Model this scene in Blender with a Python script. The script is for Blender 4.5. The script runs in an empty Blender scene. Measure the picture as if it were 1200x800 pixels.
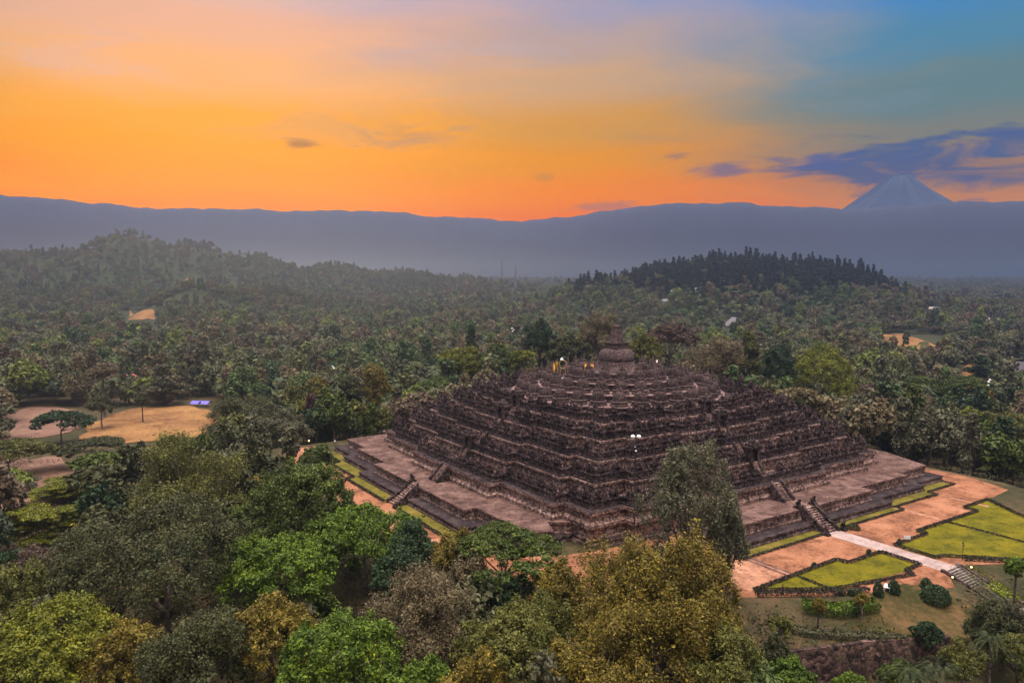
import bpy, math, random
import numpy as np
C = bpy.context.scene.collection
PI = math.pi
R = np.random.default_rng(7)
random.seed(7)

# ------------------------------------------------------------------ camera
F_PX, CAM_H, CX, CY, YAW = 905.79, 51.283, 135.519, 155.304, 4.13
PITCH = math.atan(80 / F_PX)
FW = np.array([math.cos(YAW), math.sin(YAW)])
RT = np.array([math.sin(YAW), -math.cos(YAW)])
CAMP = np.array([CX, CY])

def sight(px, py, dist):
    """point at a forward distance along the line of sight of the 1200x800 photograph"""
    a = (px - 600) / F_PX; b = (400 - py) / F_PX
    f = math.cos(PITCH) + b * math.sin(PITCH); u = b * math.cos(PITCH) - math.sin(PITCH)
    k = dist / f
    p = CAMP + k * (f * FW + a * RT)
    return float(p[0]), float(p[1]), CAM_H + k * u

def to_px(x, y, z):
    d0 = x - CX; d1 = y - CY
    f = d0 * FW[0] + d1 * FW[1]; r = d0 * RT[0] + d1 * RT[1]; u = z - CAM_H
    f2 = f * math.cos(PITCH) - u * math.sin(PITCH); u2 = u * math.cos(PITCH) + f * math.sin(PITCH)
    return 600 + F_PX * r / f2, 400 - F_PX * u2 / f2

cam = bpy.data.cameras.new('camera'); co = bpy.data.objects.new('camera', cam); C.objects.link(co)
co.location = (CX, CY, CAM_H)
co.rotation_euler = (PI / 2 - PITCH, 0, YAW - PI / 2)
cam.sensor_width = 36; cam.lens = F_PX / 1200 * 36
cam.clip_start = 1; cam.clip_end = 120000
bpy.context.scene.camera = co

# ------------------------------------------------------------------ node helpers
def lin(c):
    return tuple(((v / 255 + 0.055) / 1.055) ** 2.4 if v / 255 > 0.04045 else v / 255 / 12.92 for v in c)

class NT:
    def __init__(s, tree): s.t = tree; s.n = tree.nodes; s.l = tree.links
    def new(s, kind, **kw):
        n = s.n.new(kind)
        for k, v in kw.items():
            if isinstance(v, (int, float, tuple, list, bpy.types.NodeSocket)) and k in ('i0', 'i1', 'i2'): s.put(n.inputs[int(k[1])], v)
            else: setattr(n, k, v)
        return n
    def put(s, sock, v):
        if isinstance(v, bpy.types.NodeSocket): s.l.new(v, sock)
        else: sock.default_value = v
    def math(s, op, a, b=0.0, c=None, clamp=False):
        n = s.n.new('ShaderNodeMath'); n.operation = op; n.use_clamp = clamp
        s.put(n.inputs[0], a); s.put(n.inputs[1], b)
        if c is not None: s.put(n.inputs[2], c)
        return n.outputs[0]
    def ramp(s, fac, stops, interp='LINEAR'):
        n = s.n.new('ShaderNodeValToRGB'); n.color_ramp.interpolation = interp
        e = n.color_ramp.elements
        e[0].position = stops[0][0]; e[0].color = (*stops[0][1], 1)
        e[1].position = stops[-1][0]; e[1].color = (*stops[-1][1], 1)
        for p, c in stops[1:-1]:
            q = e.new(p); q.color = (*c, 1)
        s.put(n.inputs[0], fac); return n.outputs[0]
    def mix(s, fac, a, b, blend='MIX'):
        n = s.n.new('ShaderNodeMix'); n.data_type = 'RGBA'; n.blend_type = blend
        s.put(n.inputs[0], fac)
        for k, v in ((6, a), (7, b)):
            if isinstance(v, tuple) and len(v) == 3: v = (*v, 1)
            s.put(n.inputs[k], v)
        return n.outputs[2]
    def smooth(s, v, a, b):
        n = s.n.new('ShaderNodeMapRange'); n.interpolation_type = 'SMOOTHSTEP'
        s.put(n.inputs[0], v); n.inputs[1].default_value = a; n.inputs[2].default_value = b
        return n.outputs[0]
    def noise(s, vec, scale, detail=3, rough=.55, dist=0):
        n = s.n.new('ShaderNodeTexNoise'); s.put(n.inputs['Vector'], vec)
        n.inputs['Scale'].default_value = scale; n.inputs['Detail'].default_value = detail
        n.inputs['Roughness'].default_value = rough; n.inputs['Distortion'].default_value = dist
        return n.outputs[0]

def material(name):
    m = bpy.data.materials.new(name); m.use_nodes = True
    t = NT(m.node_tree); b = m.node_tree.nodes['Principled BSDF']
    return m, t, b

def plain(name, col, rough=.7, emit=None, estr=0, metal=0):
    m, t, b = material(name)
    geo = t.new('ShaderNodeNewGeometry')
    nz = t.noise(geo.outputs['Position'], 3.0, 4)
    t.put(b.inputs['Base Color'], t.mix(nz, tuple(v * .75 for v in col), tuple(min(1, v * 1.2) for v in col)))
    b.inputs['Roughness'].default_value = rough; b.inputs['Metallic'].default_value = metal
    if emit:
        b.inputs['Emission Color'].default_value = (*emit, 1); b.inputs['Emission Strength'].default_value = estr
    return m

def stone_mat(name, cols, bscale=1.0, bump=.5, lichen=.3):
    m, t, b = material(name)
    geo = t.new('ShaderNodeNewGeometry'); P = geo.outputs['Position']
    vor = t.new('ShaderNodeTexVoronoi'); vor.distance = 'CHEBYCHEV'; t.put(vor.inputs['Vector'], P); vor.inputs['Scale'].default_value = 2.2 / bscale
    vr = t.new('ShaderNodeSeparateColor'); t.put(vr.inputs[0], vor.outputs['Color'])
    n1 = t.noise(P, .9 / bscale, 6, .7)
    n2 = t.noise(P, .13, 4, .6)
    n3 = t.noise(P, 5.0 / bscale, 3, .7)
    v = t.math('MULTIPLY_ADD', vr.outputs[0], .35, t.math('MULTIPLY_ADD', n1, .75, t.math('MULTIPLY', n3, .25)))
    v = t.math('ADD', v, t.math('MULTIPLY_ADD', n2, .5, -.42), clamp=True)
    col = t.ramp(v, [(.30, cols[0]), (.47, cols[1]), (.60, cols[2]), (.76, cols[3])])
    n4 = t.smooth(t.noise(P, .35, 5, .65), .56, .72)
    col = t.mix(t.math('MULTIPLY', n4, lichen), col, cols[4])
    t.put(b.inputs['Base Color'], col)
    b.inputs['Roughness'].default_value = .92; b.inputs['Specular IOR Level'].default_value = .2
    bp = t.new('ShaderNodeBump'); bp.inputs['Strength'].default_value = bump; bp.inputs['Distance'].default_value = .35
    t.put(bp.inputs['Height'], t.math('ADD', v, t.math('MULTIPLY', vor.outputs['Distance'], -.6)))
    t.put(b.inputs['Normal'], bp.outputs[0])
    return m

def leaf_mat(name, cols, trans=.10, rnd_obj=False):
    m, t, b = material(name)
    geo = t.new('ShaderNodeNewGeometry'); oi = t.new('ShaderNodeObjectInfo'); tc = t.new('ShaderNodeTexCoord')
    r = geo.outputs['Random Per Island']
    nz = t.noise(tc.outputs['Object'], .22, 3, .6)
    v = t.math('ADD', t.math('MULTIPLY', r, .5), t.math('MULTIPLY_ADD', nz, 1.1, -.3), clamp=True)
    if rnd_obj:
        n = len(cols); pick = t.math('FRACT', t.math('ADD', t.math('MULTIPLY', oi.outputs['Random'], .42), t.math('MULTIPLY', t.noise(oi.outputs['Location'], .009, 3, .6), 2.6)))
        base = t.ramp(pick, [(i / n, c) for i, c in enumerate(cols)] + [(1, cols[-1])], 'CONSTANT')
        col = t.mix(v, t.mix(.5, base, (.010, .012, .010)), base)
        col = t.mix(t.math('MULTIPLY', r, .35), col, (.12, .10, .055))
    else:
        col = t.ramp(v, [(.06, cols[0]), (.44, cols[1]), (.74, cols[2]), (.96, cols[3])])
    t.put(b.inputs['Base Color'], col)
    b.inputs['Roughness'].default_value = .65; b.inputs['Specular IOR Level'].default_value = .25
    tr = t.new('ShaderNodeBsdfTranslucent'); t.put(tr.inputs[0], col)
    mx = t.new('ShaderNodeMixShader'); mx.inputs[0].default_value = trans
    t.l.new(b.outputs[0], mx.inputs[1]); t.l.new(tr.outputs[0], mx.inputs[2])
    t.l.new(mx.outputs[0], t.n['Material Output'].inputs[0])
    return m

# ------------------------------------------------------------------ world
SUNPX = 330
SUN_AZ = YAW - math.atan((SUNPX - 600) / F_PX)
SUN_EL = math.radians(9)
w = bpy.data.worlds.new('World'); bpy.context.scene.world = w; w.use_nodes = True
t = NT(w.node_tree); bg = t.n['Background']; out = t.n['World Output']
tc = t.new('ShaderNodeTexCoord'); D = tc.outputs['Generated']
sep = t.new('ShaderNodeSeparateXYZ'); t.put(sep.inputs[0], D)
el = t.math('MULTIPLY', t.math('ARCSINE', sep.outputs[2]), 180 / PI)
ca = t.math('ADD', t.math('MULTIPLY', sep.outputs[0], float(FW[0])), t.math('MULTIPLY', sep.outputs[1], float(FW[1])))
sa = t.math('ADD', t.math('MULTIPLY', sep.outputs[0], float(RT[0])), t.math('MULTIPLY', sep.outputs[1], float(RT[1])))
az = t.math('MULTIPLY', t.math('ARCTAN2', sa, ca), 180 / PI)          # degrees to the right of straight ahead
cb = t.new('ShaderNodeCombineXYZ'); t.put(cb.inputs[0], t.math('MULTIPLY', az, .05)); t.put(cb.inputs[1], t.math('MULTIPLY', el, .22))
wn = t.noise(cb.outputs[0], 1.3, 5, .55, .6)
wn2 = t.noise(cb.outputs[0], 3.0, 6, .6, .8)
eld = t.math('ADD', el, t.math('MULTIPLY_ADD', wn, 3.0, -1.5))
eld = t.math('ADD', eld, t.math('MULTIPLY_ADD', wn2, 1.2, -.6))
en = t.math('DIVIDE', eld, 40.0, clamp=True)
def sky_ramp(stops): return t.ramp(en, [(e / 40, lin(c)) for e, c in stops], 'EASE')
r_left = sky_ramp([(0, (205, 135, 60)), (3.5, (255, 130, 0)), (6.3, (255, 149, 0)), (8.5, (255, 158, 0)), (10.5, (250, 162, 38)), (13.4, (240, 170, 108)), (16.5, (226, 168, 136)), (19, (208, 172, 165)), (30, (150, 152, 180)), (40, (140, 145, 175))])
r_mid = sky_ramp([(0, (200, 120, 60)), (3.5, (240, 102, 0)), (5.5, (236, 124, 0)), (8, (222, 138, 10)), (10.4, (204, 142, 58)), (13.4, (192, 152, 116)), (16, (176, 150, 142)), (19, (150, 146, 172)), (30, (120, 140, 185)), (40, (125, 140, 180))])
r_right = sky_ramp([(0, (150, 120, 110)), (4.5, (190, 122, 80)), (6.5, (150, 112, 92)), (9, (116, 118, 112)), (11.5, (92, 120, 126)), (14.5, (74, 124, 152)), (19, (58, 124, 186)), (30, (90, 130, 185)), (40, (115, 140, 180))])
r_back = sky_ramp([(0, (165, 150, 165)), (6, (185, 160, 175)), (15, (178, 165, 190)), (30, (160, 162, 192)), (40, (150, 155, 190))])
azn = t.math('ADD', az, t.math('MULTIPLY_ADD', wn, 16.0, -8.0))
azs = t.math('ABSOLUTE', t.math('ADD', azn, 21.0))                     # degrees from the sunset
c = t.mix(t.smooth(azs, 2, 27), r_left, r_mid)
c = t.mix(t.smooth(azs, 24, 50), c, r_right)
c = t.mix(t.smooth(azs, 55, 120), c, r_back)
def cloud(c, a0, e0, ra, re, col, dens, thr=.0):
    da = t.math('DIVIDE', t.math('SUBTRACT', az, a0), ra); de = t.math('DIVIDE', t.math('SUBTRACT', el, e0), re)
    rr = t.math('SQRT', t.math('ADD', t.math('MULTIPLY', da, da), t.math('MULTIPLY', de, de)))
    v = t.math('ADD', t.math('SUBTRACT', 1.0, rr), t.math('MULTIPLY_ADD', wn2, 4.6, -2.3))
    return t.mix(t.math('MULTIPLY', t.smooth(v, thr, thr + 1.1), dens), c, lin(col))
def azel(px, py):
    x, y, z = sight(px, py, 1000.0); d = np.array([x, y]) - CAMP
    return math.degrees(math.atan2(d @ RT, d @ FW)), math.degrees(math.atan2(z - CAM_H, np.hypot(*d)))
for px, py, hw, hh, col, dens in [(1090, 192, 165, 28, (66, 86, 128), .9), (1150, 175, 110, 18, (70, 90, 134), .8), (960, 186, 40, 9, (72, 88, 140), .7), (850, 200, 30, 11, (92, 92, 128), .75), (795, 184, 18, 5, (110, 98, 110), .6),
                                  (352, 170, 22, 6, (140, 100, 62), .7), (470, 155, 55, 14, (170, 122, 88), .55), (420, 150, 120, 20, (205, 150, 100), .4), (690, 243, 45, 7, (150, 105, 110), .6), (640, 208, 14, 5, (170, 120, 70), .4), (1050, 120, 90, 12, (110, 128, 142), .35), (560, 60, 160, 16, (180, 160, 165), .3), (110, 60, 90, 26, (215, 170, 155), .4)]:
    a0, e0 = azel(px, py)
    c = cloud(c, a0, e0, hw / F_PX * 57.3, hh / F_PX * 57.3, col, dens, -.15)
# extra brightness added to the unseen sky overhead and behind, to light the ground
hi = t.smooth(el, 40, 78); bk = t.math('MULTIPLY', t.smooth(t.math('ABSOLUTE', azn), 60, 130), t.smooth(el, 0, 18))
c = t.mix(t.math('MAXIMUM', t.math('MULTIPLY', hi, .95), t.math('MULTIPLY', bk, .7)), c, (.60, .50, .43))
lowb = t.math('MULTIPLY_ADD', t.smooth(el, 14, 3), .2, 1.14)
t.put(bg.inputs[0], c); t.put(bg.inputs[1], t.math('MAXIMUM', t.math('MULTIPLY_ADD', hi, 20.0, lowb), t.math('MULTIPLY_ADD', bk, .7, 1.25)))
sky = t.new('ShaderNodeTexSky'); sky.sky_type = 'NISHITA'; sky.sun_disc = False
sky.sun_elevation = SUN_EL; sky.sun_rotation = PI / 2 - SUN_AZ
bg2 = t.new('ShaderNodeBackground'); t.put(bg2.inputs[0], sky.outputs[0]); bg2.inputs[1].default_value = .0006
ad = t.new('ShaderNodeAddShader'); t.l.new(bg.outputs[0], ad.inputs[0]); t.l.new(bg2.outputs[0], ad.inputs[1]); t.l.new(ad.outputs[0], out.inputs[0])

sl = bpy.data.lights.new('sun', 'SUN'); so = bpy.data.objects.new('sun', sl); C.objects.link(so)
sl.energy = .5; sl.angle = math.radians(20); sl.color = (1, .72, .45)
from mathutils import Vector, Matrix
sd = Vector((math.cos(SUN_AZ) * math.cos(SUN_EL), math.sin(SUN_AZ) * math.cos(SUN_EL), math.sin(SUN_EL)))
so.rotation_euler = sd.to_track_quat('Z', 'Y').to_euler()

# ------------------------------------------------------------------ mesh helpers
class MB:
    """collects shapes, then links them as ONE mesh object"""
    def __init__(s): s.v = []; s.f = []; s.m = []; s.n = 0
    def add(s, V, Fs, mi=0):
        s.v.append(np.asarray(V, float).reshape(-1, 3))
        for f in Fs: s.f.append([int(i) + s.n for i in f]); s.m.append(mi)
        s.n += len(s.v[-1]); return s
    def box(s, x0, x1, y0, y1, z0, z1, mi=0, rot=0, c=(0, 0), taper=0):
        V = np.array([(x, y, z) for z in (z0, z1) for x, y in ((x0, y0), (x1, y0), (x1, y1), (x0, y1))], float)
        if taper:
            mx, my = (x0 + x1) / 2, (y0 + y1) / 2
            V[4:, 0] = mx + (V[4:, 0] - mx) * (1 - taper); V[4:, 1] = my + (V[4:, 1] - my) * (1 - taper)
        if rot:
            a, b = math.cos(rot), math.sin(rot); d = V[:, :2] - c
            V[:, 0] = c[0] + a * d[:, 0] - b * d[:, 1]; V[:, 1] = c[1] + b * d[:, 0] + a * d[:, 1]
        return s.add(V, [(3, 2, 1, 0), (4, 5, 6, 7), (0, 1, 5, 4), (1, 2, 6, 5), (2, 3, 7, 6), (3, 0, 4, 7)], mi)
    def lathe(s, prof, n=16, c=(0, 0, 0), mi=0, ph=0, cap=True):
        V = []; Fs = []
        for r, z in prof:
            for k in range(n):
                a = 2 * PI * k / n + ph; V.append((c[0] + r * math.cos(a), c[1] + r * math.sin(a), c[2] + z))
        for i in range(len(prof) - 1):
            for k in range(n):
                k2 = (k + 1) % n; Fs.append((i * n + k, i * n + k2, (i + 1) * n + k2, (i + 1) * n + k))
        if cap:
            Fs.append(tuple(range((len(prof) - 1) * n, len(prof) * n))); Fs.append(tuple(reversed(range(n))))
        return s.add(V, Fs, mi)
    def tube(s, pts, rad, n=6, mi=0):
        pts = np.asarray(pts, float); V = []; Fs = []
        for i, p in enumerate(pts):
            d = pts[min(i + 1, len(pts) - 1)] - pts[max(i - 1, 0)]; d = d / (np.linalg.norm(d) + 1e-9)
            a = np.cross(d, (0, 0, 1) if abs(d[2]) < .9 else (1, 0, 0)); a /= np.linalg.norm(a); b = np.cross(d, a)
            r = rad[i] if hasattr(rad, '__len__') else rad
            for k in range(n):
                q = 2 * PI * k / n; V.append(p + r * (math.cos(q) * a + math.sin(q) * b))
        for i in range(len(pts) - 1):
            for k in range(n):
                k2 = (k + 1) % n; Fs.append((i * n + k, i * n + k2, (i + 1) * n + k2, (i + 1) * n + k))
        Fs.append(tuple(range(n))); Fs.append(tuple(range((len(pts) - 1) * n, len(pts) * n)))
        return s.add(V, Fs, mi)
    def mesh(s, name, mats, smooth=False):
        me = bpy.data.meshes.new(name)
        me.from_pydata(np.concatenate(s.v).tolist(), [], s.f)
        for m in (mats if isinstance(mats, (list, tuple)) else [mats]): me.materials.append(m)
        me.polygons.foreach_set('material_index', s.m)
        if smooth: me.polygons.foreach_set('use_smooth', [True] * len(s.f))
        me.update(); return me
    def build(s, name, mats, parent=None, smooth=False, loc=None):
        return link(name, s.mesh(name, mats, smooth), parent, loc)

def link(name, me, parent=None, loc=None, rz=0):
    o = bpy.data.objects.new(name, me); C.objects.link(o)
    if parent: o.parent = parent
    if loc is not None: o.location = loc
    if rz: o.rotation_euler = (0, 0, rz)
    return o

def tag(o, label=None, cat=None, group=None, kind=None):
    if label: o['label'] = label
    if cat: o['category'] = cat
    if group: o['group'] = group
    if kind: o['kind'] = kind
    return o

def thing(name, loc, label, cat, group=None, rz=0, scale=None):
    o = bpy.data.objects.new(name, None); C.objects.link(o); o.location = loc; o.rotation_euler = (0, 0, rz)
    if scale is not None: o.scale = scale
    return tag(o, label, cat, group)

def copy_thing(o, loc, rz=None, scale=None, label=None, group=None):
    def rec(o, parent):
        c = o.copy(); C.objects.link(c)
        if parent: c.parent = parent
        for ch in KIDS.get(o.name, []): rec(ch, c)
        return c
    KIDS = {}
    for ch in o.children: 
        KIDS.setdefault(o.name, []).append(ch)
        for g in ch.children: KIDS.setdefault(ch.name, []).append(g)
    c = rec(o, None); c.location = loc
    if rz is not None: c.rotation_euler = (0, 0, rz)
    if scale is not None: c.scale = scale
    if label: c['label'] = label
    if group: c['group'] = group
    return c

def quads_mesh(name, V, mat):
    """V: (n,4,3) loose quads"""
    n = len(V); me = bpy.data.meshes.new(name)
    me.vertices.add(4 * n); me.vertices.foreach_set('co', V.astype(np.float32).ravel())
    me.loops.add(4 * n); me.loops.foreach_set('vertex_index', np.arange(4 * n, dtype=np.int32))
    me.polygons.add(n); me.polygons.foreach_set('loop_start', np.arange(0, 4 * n, 4, dtype=np.int32))
    if mat: me.materials.append(mat)
    me.update(calc_edges=True); return me

# ------------------------------------------------------------------ terrain
EDGE = np.array([(-67, -68), (70, -70), (78, 10), (70, 48), (54, 66), (38, 78), (27, 84.8), (8, 91.3), (3, 88.6), (-3, 88.6), (-13, 94), (-30, 103), (-56, 100), (-68, 66)], float)
def edge_dist(x, y):
    P = np.stack([x, y], -1); d = np.full(x.shape, 1e9); ins = np.zeros(x.shape, bool)
    for i in range(len(EDGE)):
        a, b = EDGE[i], EDGE[(i + 1) % len(EDGE)]; ab = b - a
        tt = np.clip(((P - a) @ ab) / (ab @ ab), 0, 1)
        d = np.minimum(d, np.hypot(*np.moveaxis(P - a - tt[..., None] * ab, -1, 0)))
        cr = ((a[1] > y) != (b[1] > y)) & (x < (b[0] - a[0]) * (y - a[1]) / (b[1] - a[1] + 1e-12) + a[0]); ins ^= cr
    return np.where(ins, -d, d)

def hill(px, py, dist, sx, sy, drop=-15):
    x, y, z = sight(px, py, dist); return (x, y, z - drop, sx, sy)
HILLS = []
for px, py, dist, sr, sf in [(860, 324, 1120, 150, 150), (790, 329, 1120, 90, 110), (940, 327, 1130, 100, 110), (700, 340, 1120, 60, 90), (1000, 335, 1120, 45, 80),
                             (152, 289, 1600, 80, 190), (60, 302, 1600, 150, 210), (225, 295, 1640, 88, 190), (300, 308, 1690, 88, 190), (395, 318, 1800, 88, 180), (-60, 306, 1640, 150, 230), (470, 324, 2000, 160, 250),
                             (230, 338, 1050, 45, 75), (310, 343, 1150, 62, 90), (20, 299, 2300, 180, 300), (120, 345, 1250, 90, 120)]:
    x, y, z = sight(px, py, dist); HILLS.append((x, y, z + 15, sr, sf))
WALL_A, WALL_B = np.array([45.6, 86.8]), np.array([19.6, 98.3])
def hash_noise(x, y, s, seed=0):
    x = x / s + seed * 17.3; y = y / s - seed * 9.1
    return (np.sin(x * 1.7 + 1.3 * np.sin(y * 1.1)) + np.sin(y * 1.9 + 1.7 * np.sin(x * .8 + 2)) + .5 * np.sin(3.1 * x + 2.3 * y)) / 2.5
def gz(x, y):
    x = np.asarray(x, float); y = np.asarray(y, float)
    d = np.maximum(edge_dist(x, y), 0)
    z = -13 * (1 - np.exp(-d / 38)) - 2 * (1 - np.exp(-d / 400))
    k = 1 - np.exp(-d / 25); far = np.clip(d / 600, 0, 1)
    z = z + k * (.5 * hash_noise(x, y, 14, 1) + 1.2 * far * hash_noise(x, y, 120, 2) + 3 * far * hash_noise(x, y, 400, 3))
    top = np.full(x.shape, 0.)
    for hx, hy, hh, sr, sf in HILLS:
        r = (x - hx) * RT[0] + (y - hy) * RT[1]; f = (x - hx) * FW[0] + (y - hy) * FW[1]
        g = hh * np.exp(-.5 * ((r / sr) ** 2 + (f / sf) ** 2)); top = np.maximum(top, g) + .12 * np.minimum(top, g)
    z = z + top * (1 + .06 * hash_noise(x, y, 60, 5))
    # step of the retaining wall below the garden slope
    ab = WALL_B - WALL_A; L = np.linalg.norm(ab); u = ab / L; nrm = np.array([-u[1], u[0]])
    if nrm @ (CAMP - WALL_A) < 0: nrm = -nrm
    px, py = x - WALL_A[0], y - WALL_A[1]
    s = px * u[0] + py * u[1]; q = px * nrm[0] + py * nrm[1]
    z = z - 5.0 * np.clip((q - .2) / .5, 0, 1) * np.exp(-np.clip(q - 8, 0, None) / 10) * np.clip((s + 4) / 4, 0, 1) * np.clip((L + 4 - s) / 4, 0, 1)
    return z
def gz1(x, y): return float(gz(np.array([x]), np.array([y]))[0])
def ground_hit(px, py, dmin=40, dmax=6000):
    ds = np.geomspace(dmin, dmax, 3000)
    a = (px - 600) / F_PX; b = (400 - py) / F_PX
    f = math.cos(PITCH) + b * math.sin(PITCH); u = b * math.cos(PITCH) - math.sin(PITCH)
    k = ds / f; X = CX + k * (f * FW[0] + a * RT[0]); Y = CY + k * (f * FW[1] + a * RT[1]); Z = CAM_H + k * u
    G = gz(X, Y); i = np.argmax(Z < G); return float(X[i]), float(Y[i]), float(G[i])

# ground sheet: a polar grid around the viewpoint, fine near, coarse far
rad = np.concatenate([np.linspace(0, 30, 6), np.geomspace(36, 420, 330)[0:], np.geomspace(424, 13000, 260)])
ang = np.concatenate([np.linspace(-42, 42, 300), np.linspace(45, 315, 70)]) * PI / 180
nr, na = len(rad), len(ang)
gx = CX + rad[:, None] * (np.cos(ang) * FW[0] + np.sin(ang) * RT[0]); gy = CY + rad[:, None] * (np.cos(ang) * FW[1] + np.sin(ang) * RT[1])
gzv = gz(gx, gy)
canopy = np.clip((rad - 2600) / 1500, 0, 1)[:, None]
gzv = gzv + canopy * (R.random(gx.shape) * 9)
V = np.stack([gx, gy, gzv], -1).reshape(-1, 3)
ii, jj = np.meshgrid(np.arange(nr - 1), np.arange(na), indexing='ij'); j2 = (jj + 1) % na
Q = np.stack([ii * na + jj, ii * na + j2, (ii + 1) * na + j2, (ii + 1) * na + jj], -1).reshape(-1, 4)[:, ::-1]
me = bpy.data.meshes.new('ground'); me.from_pydata(V.tolist(), [], Q.tolist()); me.polygons.foreach_set('use_smooth', [True] * len(Q))
gm, t, b = material('earth')
geo = t.new('ShaderNodeNewGeometry'); P = geo.outputs['Position']
n1 = t.noise(P, .03, 5); n2 = t.noise(P, .35, 6, .7); n3 = t.noise(P, 2.2, 4, .7)
v = t.math('ADD', t.math('MULTIPLY', n1, .5), t.math('MULTIPLY_ADD', n2, .45, t.math('MULTIPLY_ADD', n3, .3, -.1)))
col = t.ramp(v, [(.35, (.018, .021, .008)), (.48, (.036, .034, .014)), (.60, (.075, .053, .026)), (.78, (.14, .088, .05))])
cd = t.new('ShaderNodeVectorMath', operation='DISTANCE'); t.put(cd.inputs[0], P); cd.inputs[1].default_value = (CX, CY, CAM_H)
col = t.mix(t.smooth(cd.outputs['Value'], 500, 1100), col, (.028, .036, .016))
t.put(b.inputs['Base Color'], col); b.inputs['Roughness'].default_value = .95; b.inputs['Specular IOR Level'].default_value = .1
bp = t.new('ShaderNodeBump'); bp.inputs['Strength'].default_value = .6; bp.inputs['Distance'].default_value = .3
t.put(bp.inputs['Height'], v); t.put(b.inputs['Normal'], bp.outputs[0])
me.materials.append(gm); tag(link('ground', me), kind='structure')

def ground_mat(name, c1, c2, c3, s1=.12, s2=1.6, bump=.3):
    m, t, b = material(name)
    P = t.new('ShaderNodeNewGeometry').outputs['Position']
    v = t.math('ADD', t.math('MULTIPLY', t.noise(P, s1, 5, .6), .6), t.math('MULTIPLY_ADD', t.noise(P, s2, 5, .75), .5, -.05))
    v = t.math('ADD', v, t.math('MULTIPLY', t.smooth(t.noise(P, s1 * 2.6, 6, .7, .5), .5, .66), -.15))
    t.put(b.inputs['Base Color'], t.ramp(v, [(.38, c1), (.51, c2), (.66, c3)]))
    b.inputs['Roughness'].default_value = .95; b.inputs['Specular IOR Level'].default_value = .1
    bp = t.new('ShaderNodeBump'); bp.inputs['Strength'].default_value = bump; bp.inputs['Distance'].default_value = .1
    t.put(bp.inputs['Height'], v); t.put(b.inputs['Normal'], bp.outputs[0]); return m
M_sand = ground_mat('raked_sand', (.115, .050, .025), (.245, .106, .053), (.335, .165, .092))
M_sand2 = ground_mat('damp_sand', (.16, .075, .045), (.30, .15, .085), (.46, .25, .15), .25)
M_lawn = ground_mat('lawn_grass', (.052, .050, .003), (.104, .093, .004), (.165, .125, .007), .2, 2.5, .5)
M_strip = ground_mat('dry_lawn_grass', (.058, .052, .008), (.108, .093, .013), (.17, .12, .032), .2, 2.5, .5)
M_path = ground_mat('path_paving', (.21, .15, .125), (.31, .235, .2), (.4, .315, .28), .3, 3)
M_field = ground_mat('dry_field', (.12, .058, .024), (.21, .108, .040), (.28, .16, .055), .05, .8)
M_brown = ground_mat('bare_brown_soil', (.10, .055, .036), (.155, .09, .062), (.21, .125, .082), .06, .9)
M_rice = ground_mat('green_field', (.14, .19, .01), (.20, .26, .015), (.26, .3, .03), .05, .9)
M_slope = ground_mat('dry_slope_grass', (.028, .028, .008), (.065, .046, .016), (.13, .075, .034), .09, 1.2)
M_walk = ground_mat('terrace_floor', (.045, .025, .020), (.105, .062, .049), (.19, .12, .095), .35, 2.6)
M_ledge = ground_mat('ledge_stone', (.012, .009, .009), (.038, .027, .027), (.085, .06, .056), .5, 2.6)

def sheet(name, poly, z, mat):
    me = bpy.data.meshes.new(name); me.from_pydata([(x, y, z) for x, y in poly], [], [list(range(len(poly)))]); me.materials.append(mat)
    if me.polygons[0].normal.z < 0: me.flip_normals()
    return tag(link(name, me), kind='structure')
def draped(name, pxpoly, mat, up=.25, n=26, closed=True):
    """a patch of ground, its outline given by points on the ground, draped on the terrain"""
    P = np.array([ground_hit(*p)[:2] for p in pxpoly]); c = P.mean(0)
    ring = []
    for i in range(len(P)):
        a, b = P[i], P[(i + 1) % len(P)]
        for k in range(4): ring.append(a + (b - a) * k / 4)
    ring = np.array(ring); m = len(ring); V = [(c[0], c[1])]
    for j in range(1, n + 1):
        jit = 1 + (.05 * np.sin(np.arange(m) * 2.3) if j == n else 0)
        V += list(c + (ring - c) * (j / n) * np.reshape(jit, (-1, 1)) if j == n else c + (ring - c) * (j / n))
    V = np.array(V); Z = gz(V[:, 0], V[:, 1]) + up
    Fs = [(0, 1 + k, 1 + (k + 1) % m) for k in range(m)]
    for j in range(n - 1):
        o = 1 + j * m
        Fs += [(o + k, o + m + k, o + m + (k + 1) % m, o + (k + 1) % m) for k in range(m)]
    me = bpy.data.meshes.new(name); me.from_pydata(np.column_stack([V, Z]).tolist(), [], Fs); me.materials.append(mat)
    if me.polygons[0].normal.z < 0: me.flip_normals()
    DR.append(ring); return tag(link(name, me), kind='structure')
DR = []
draped('field', [(93, 516), (105, 497), (150, 480), (225, 476), (262, 486), (235, 512), (165, 519)], M_field)
draped('field', [(0, 488), (40, 476), (95, 482), (100, 500), (60, 512), (0, 516)], M_brown)
draped('field', [(0, 540), (70, 535), (100, 560), (60, 610), (0, 640)], M_brown, up=.12)
draped('field', [(145, 388), (150, 379), (166, 379), (163, 389)], M_rice, up=.6)
draped('field', [(150, 376), (152, 363), (180, 363), (182, 375)], M_field, up=.6)
draped('field', [(1034, 404), (1036, 392), (1060, 391), (1075, 397), (1105, 408), (1090, 412)], M_field, up=.4)
draped('field', [(1125, 452), (1128, 432), (1140, 425), (1145, 455), (1135, 470)], M_field, up=.4)
draped('field', [(1148, 478), (1155, 455), (1170, 458), (1162, 480)], M_brown, up=.4)
draped('slope', [(1005, 702), (1060, 684), (1100, 690), (1168, 722), (1172, 760), (1130, 790), (1050, 752), (1000, 738)], M_slope, up=.06)

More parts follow.
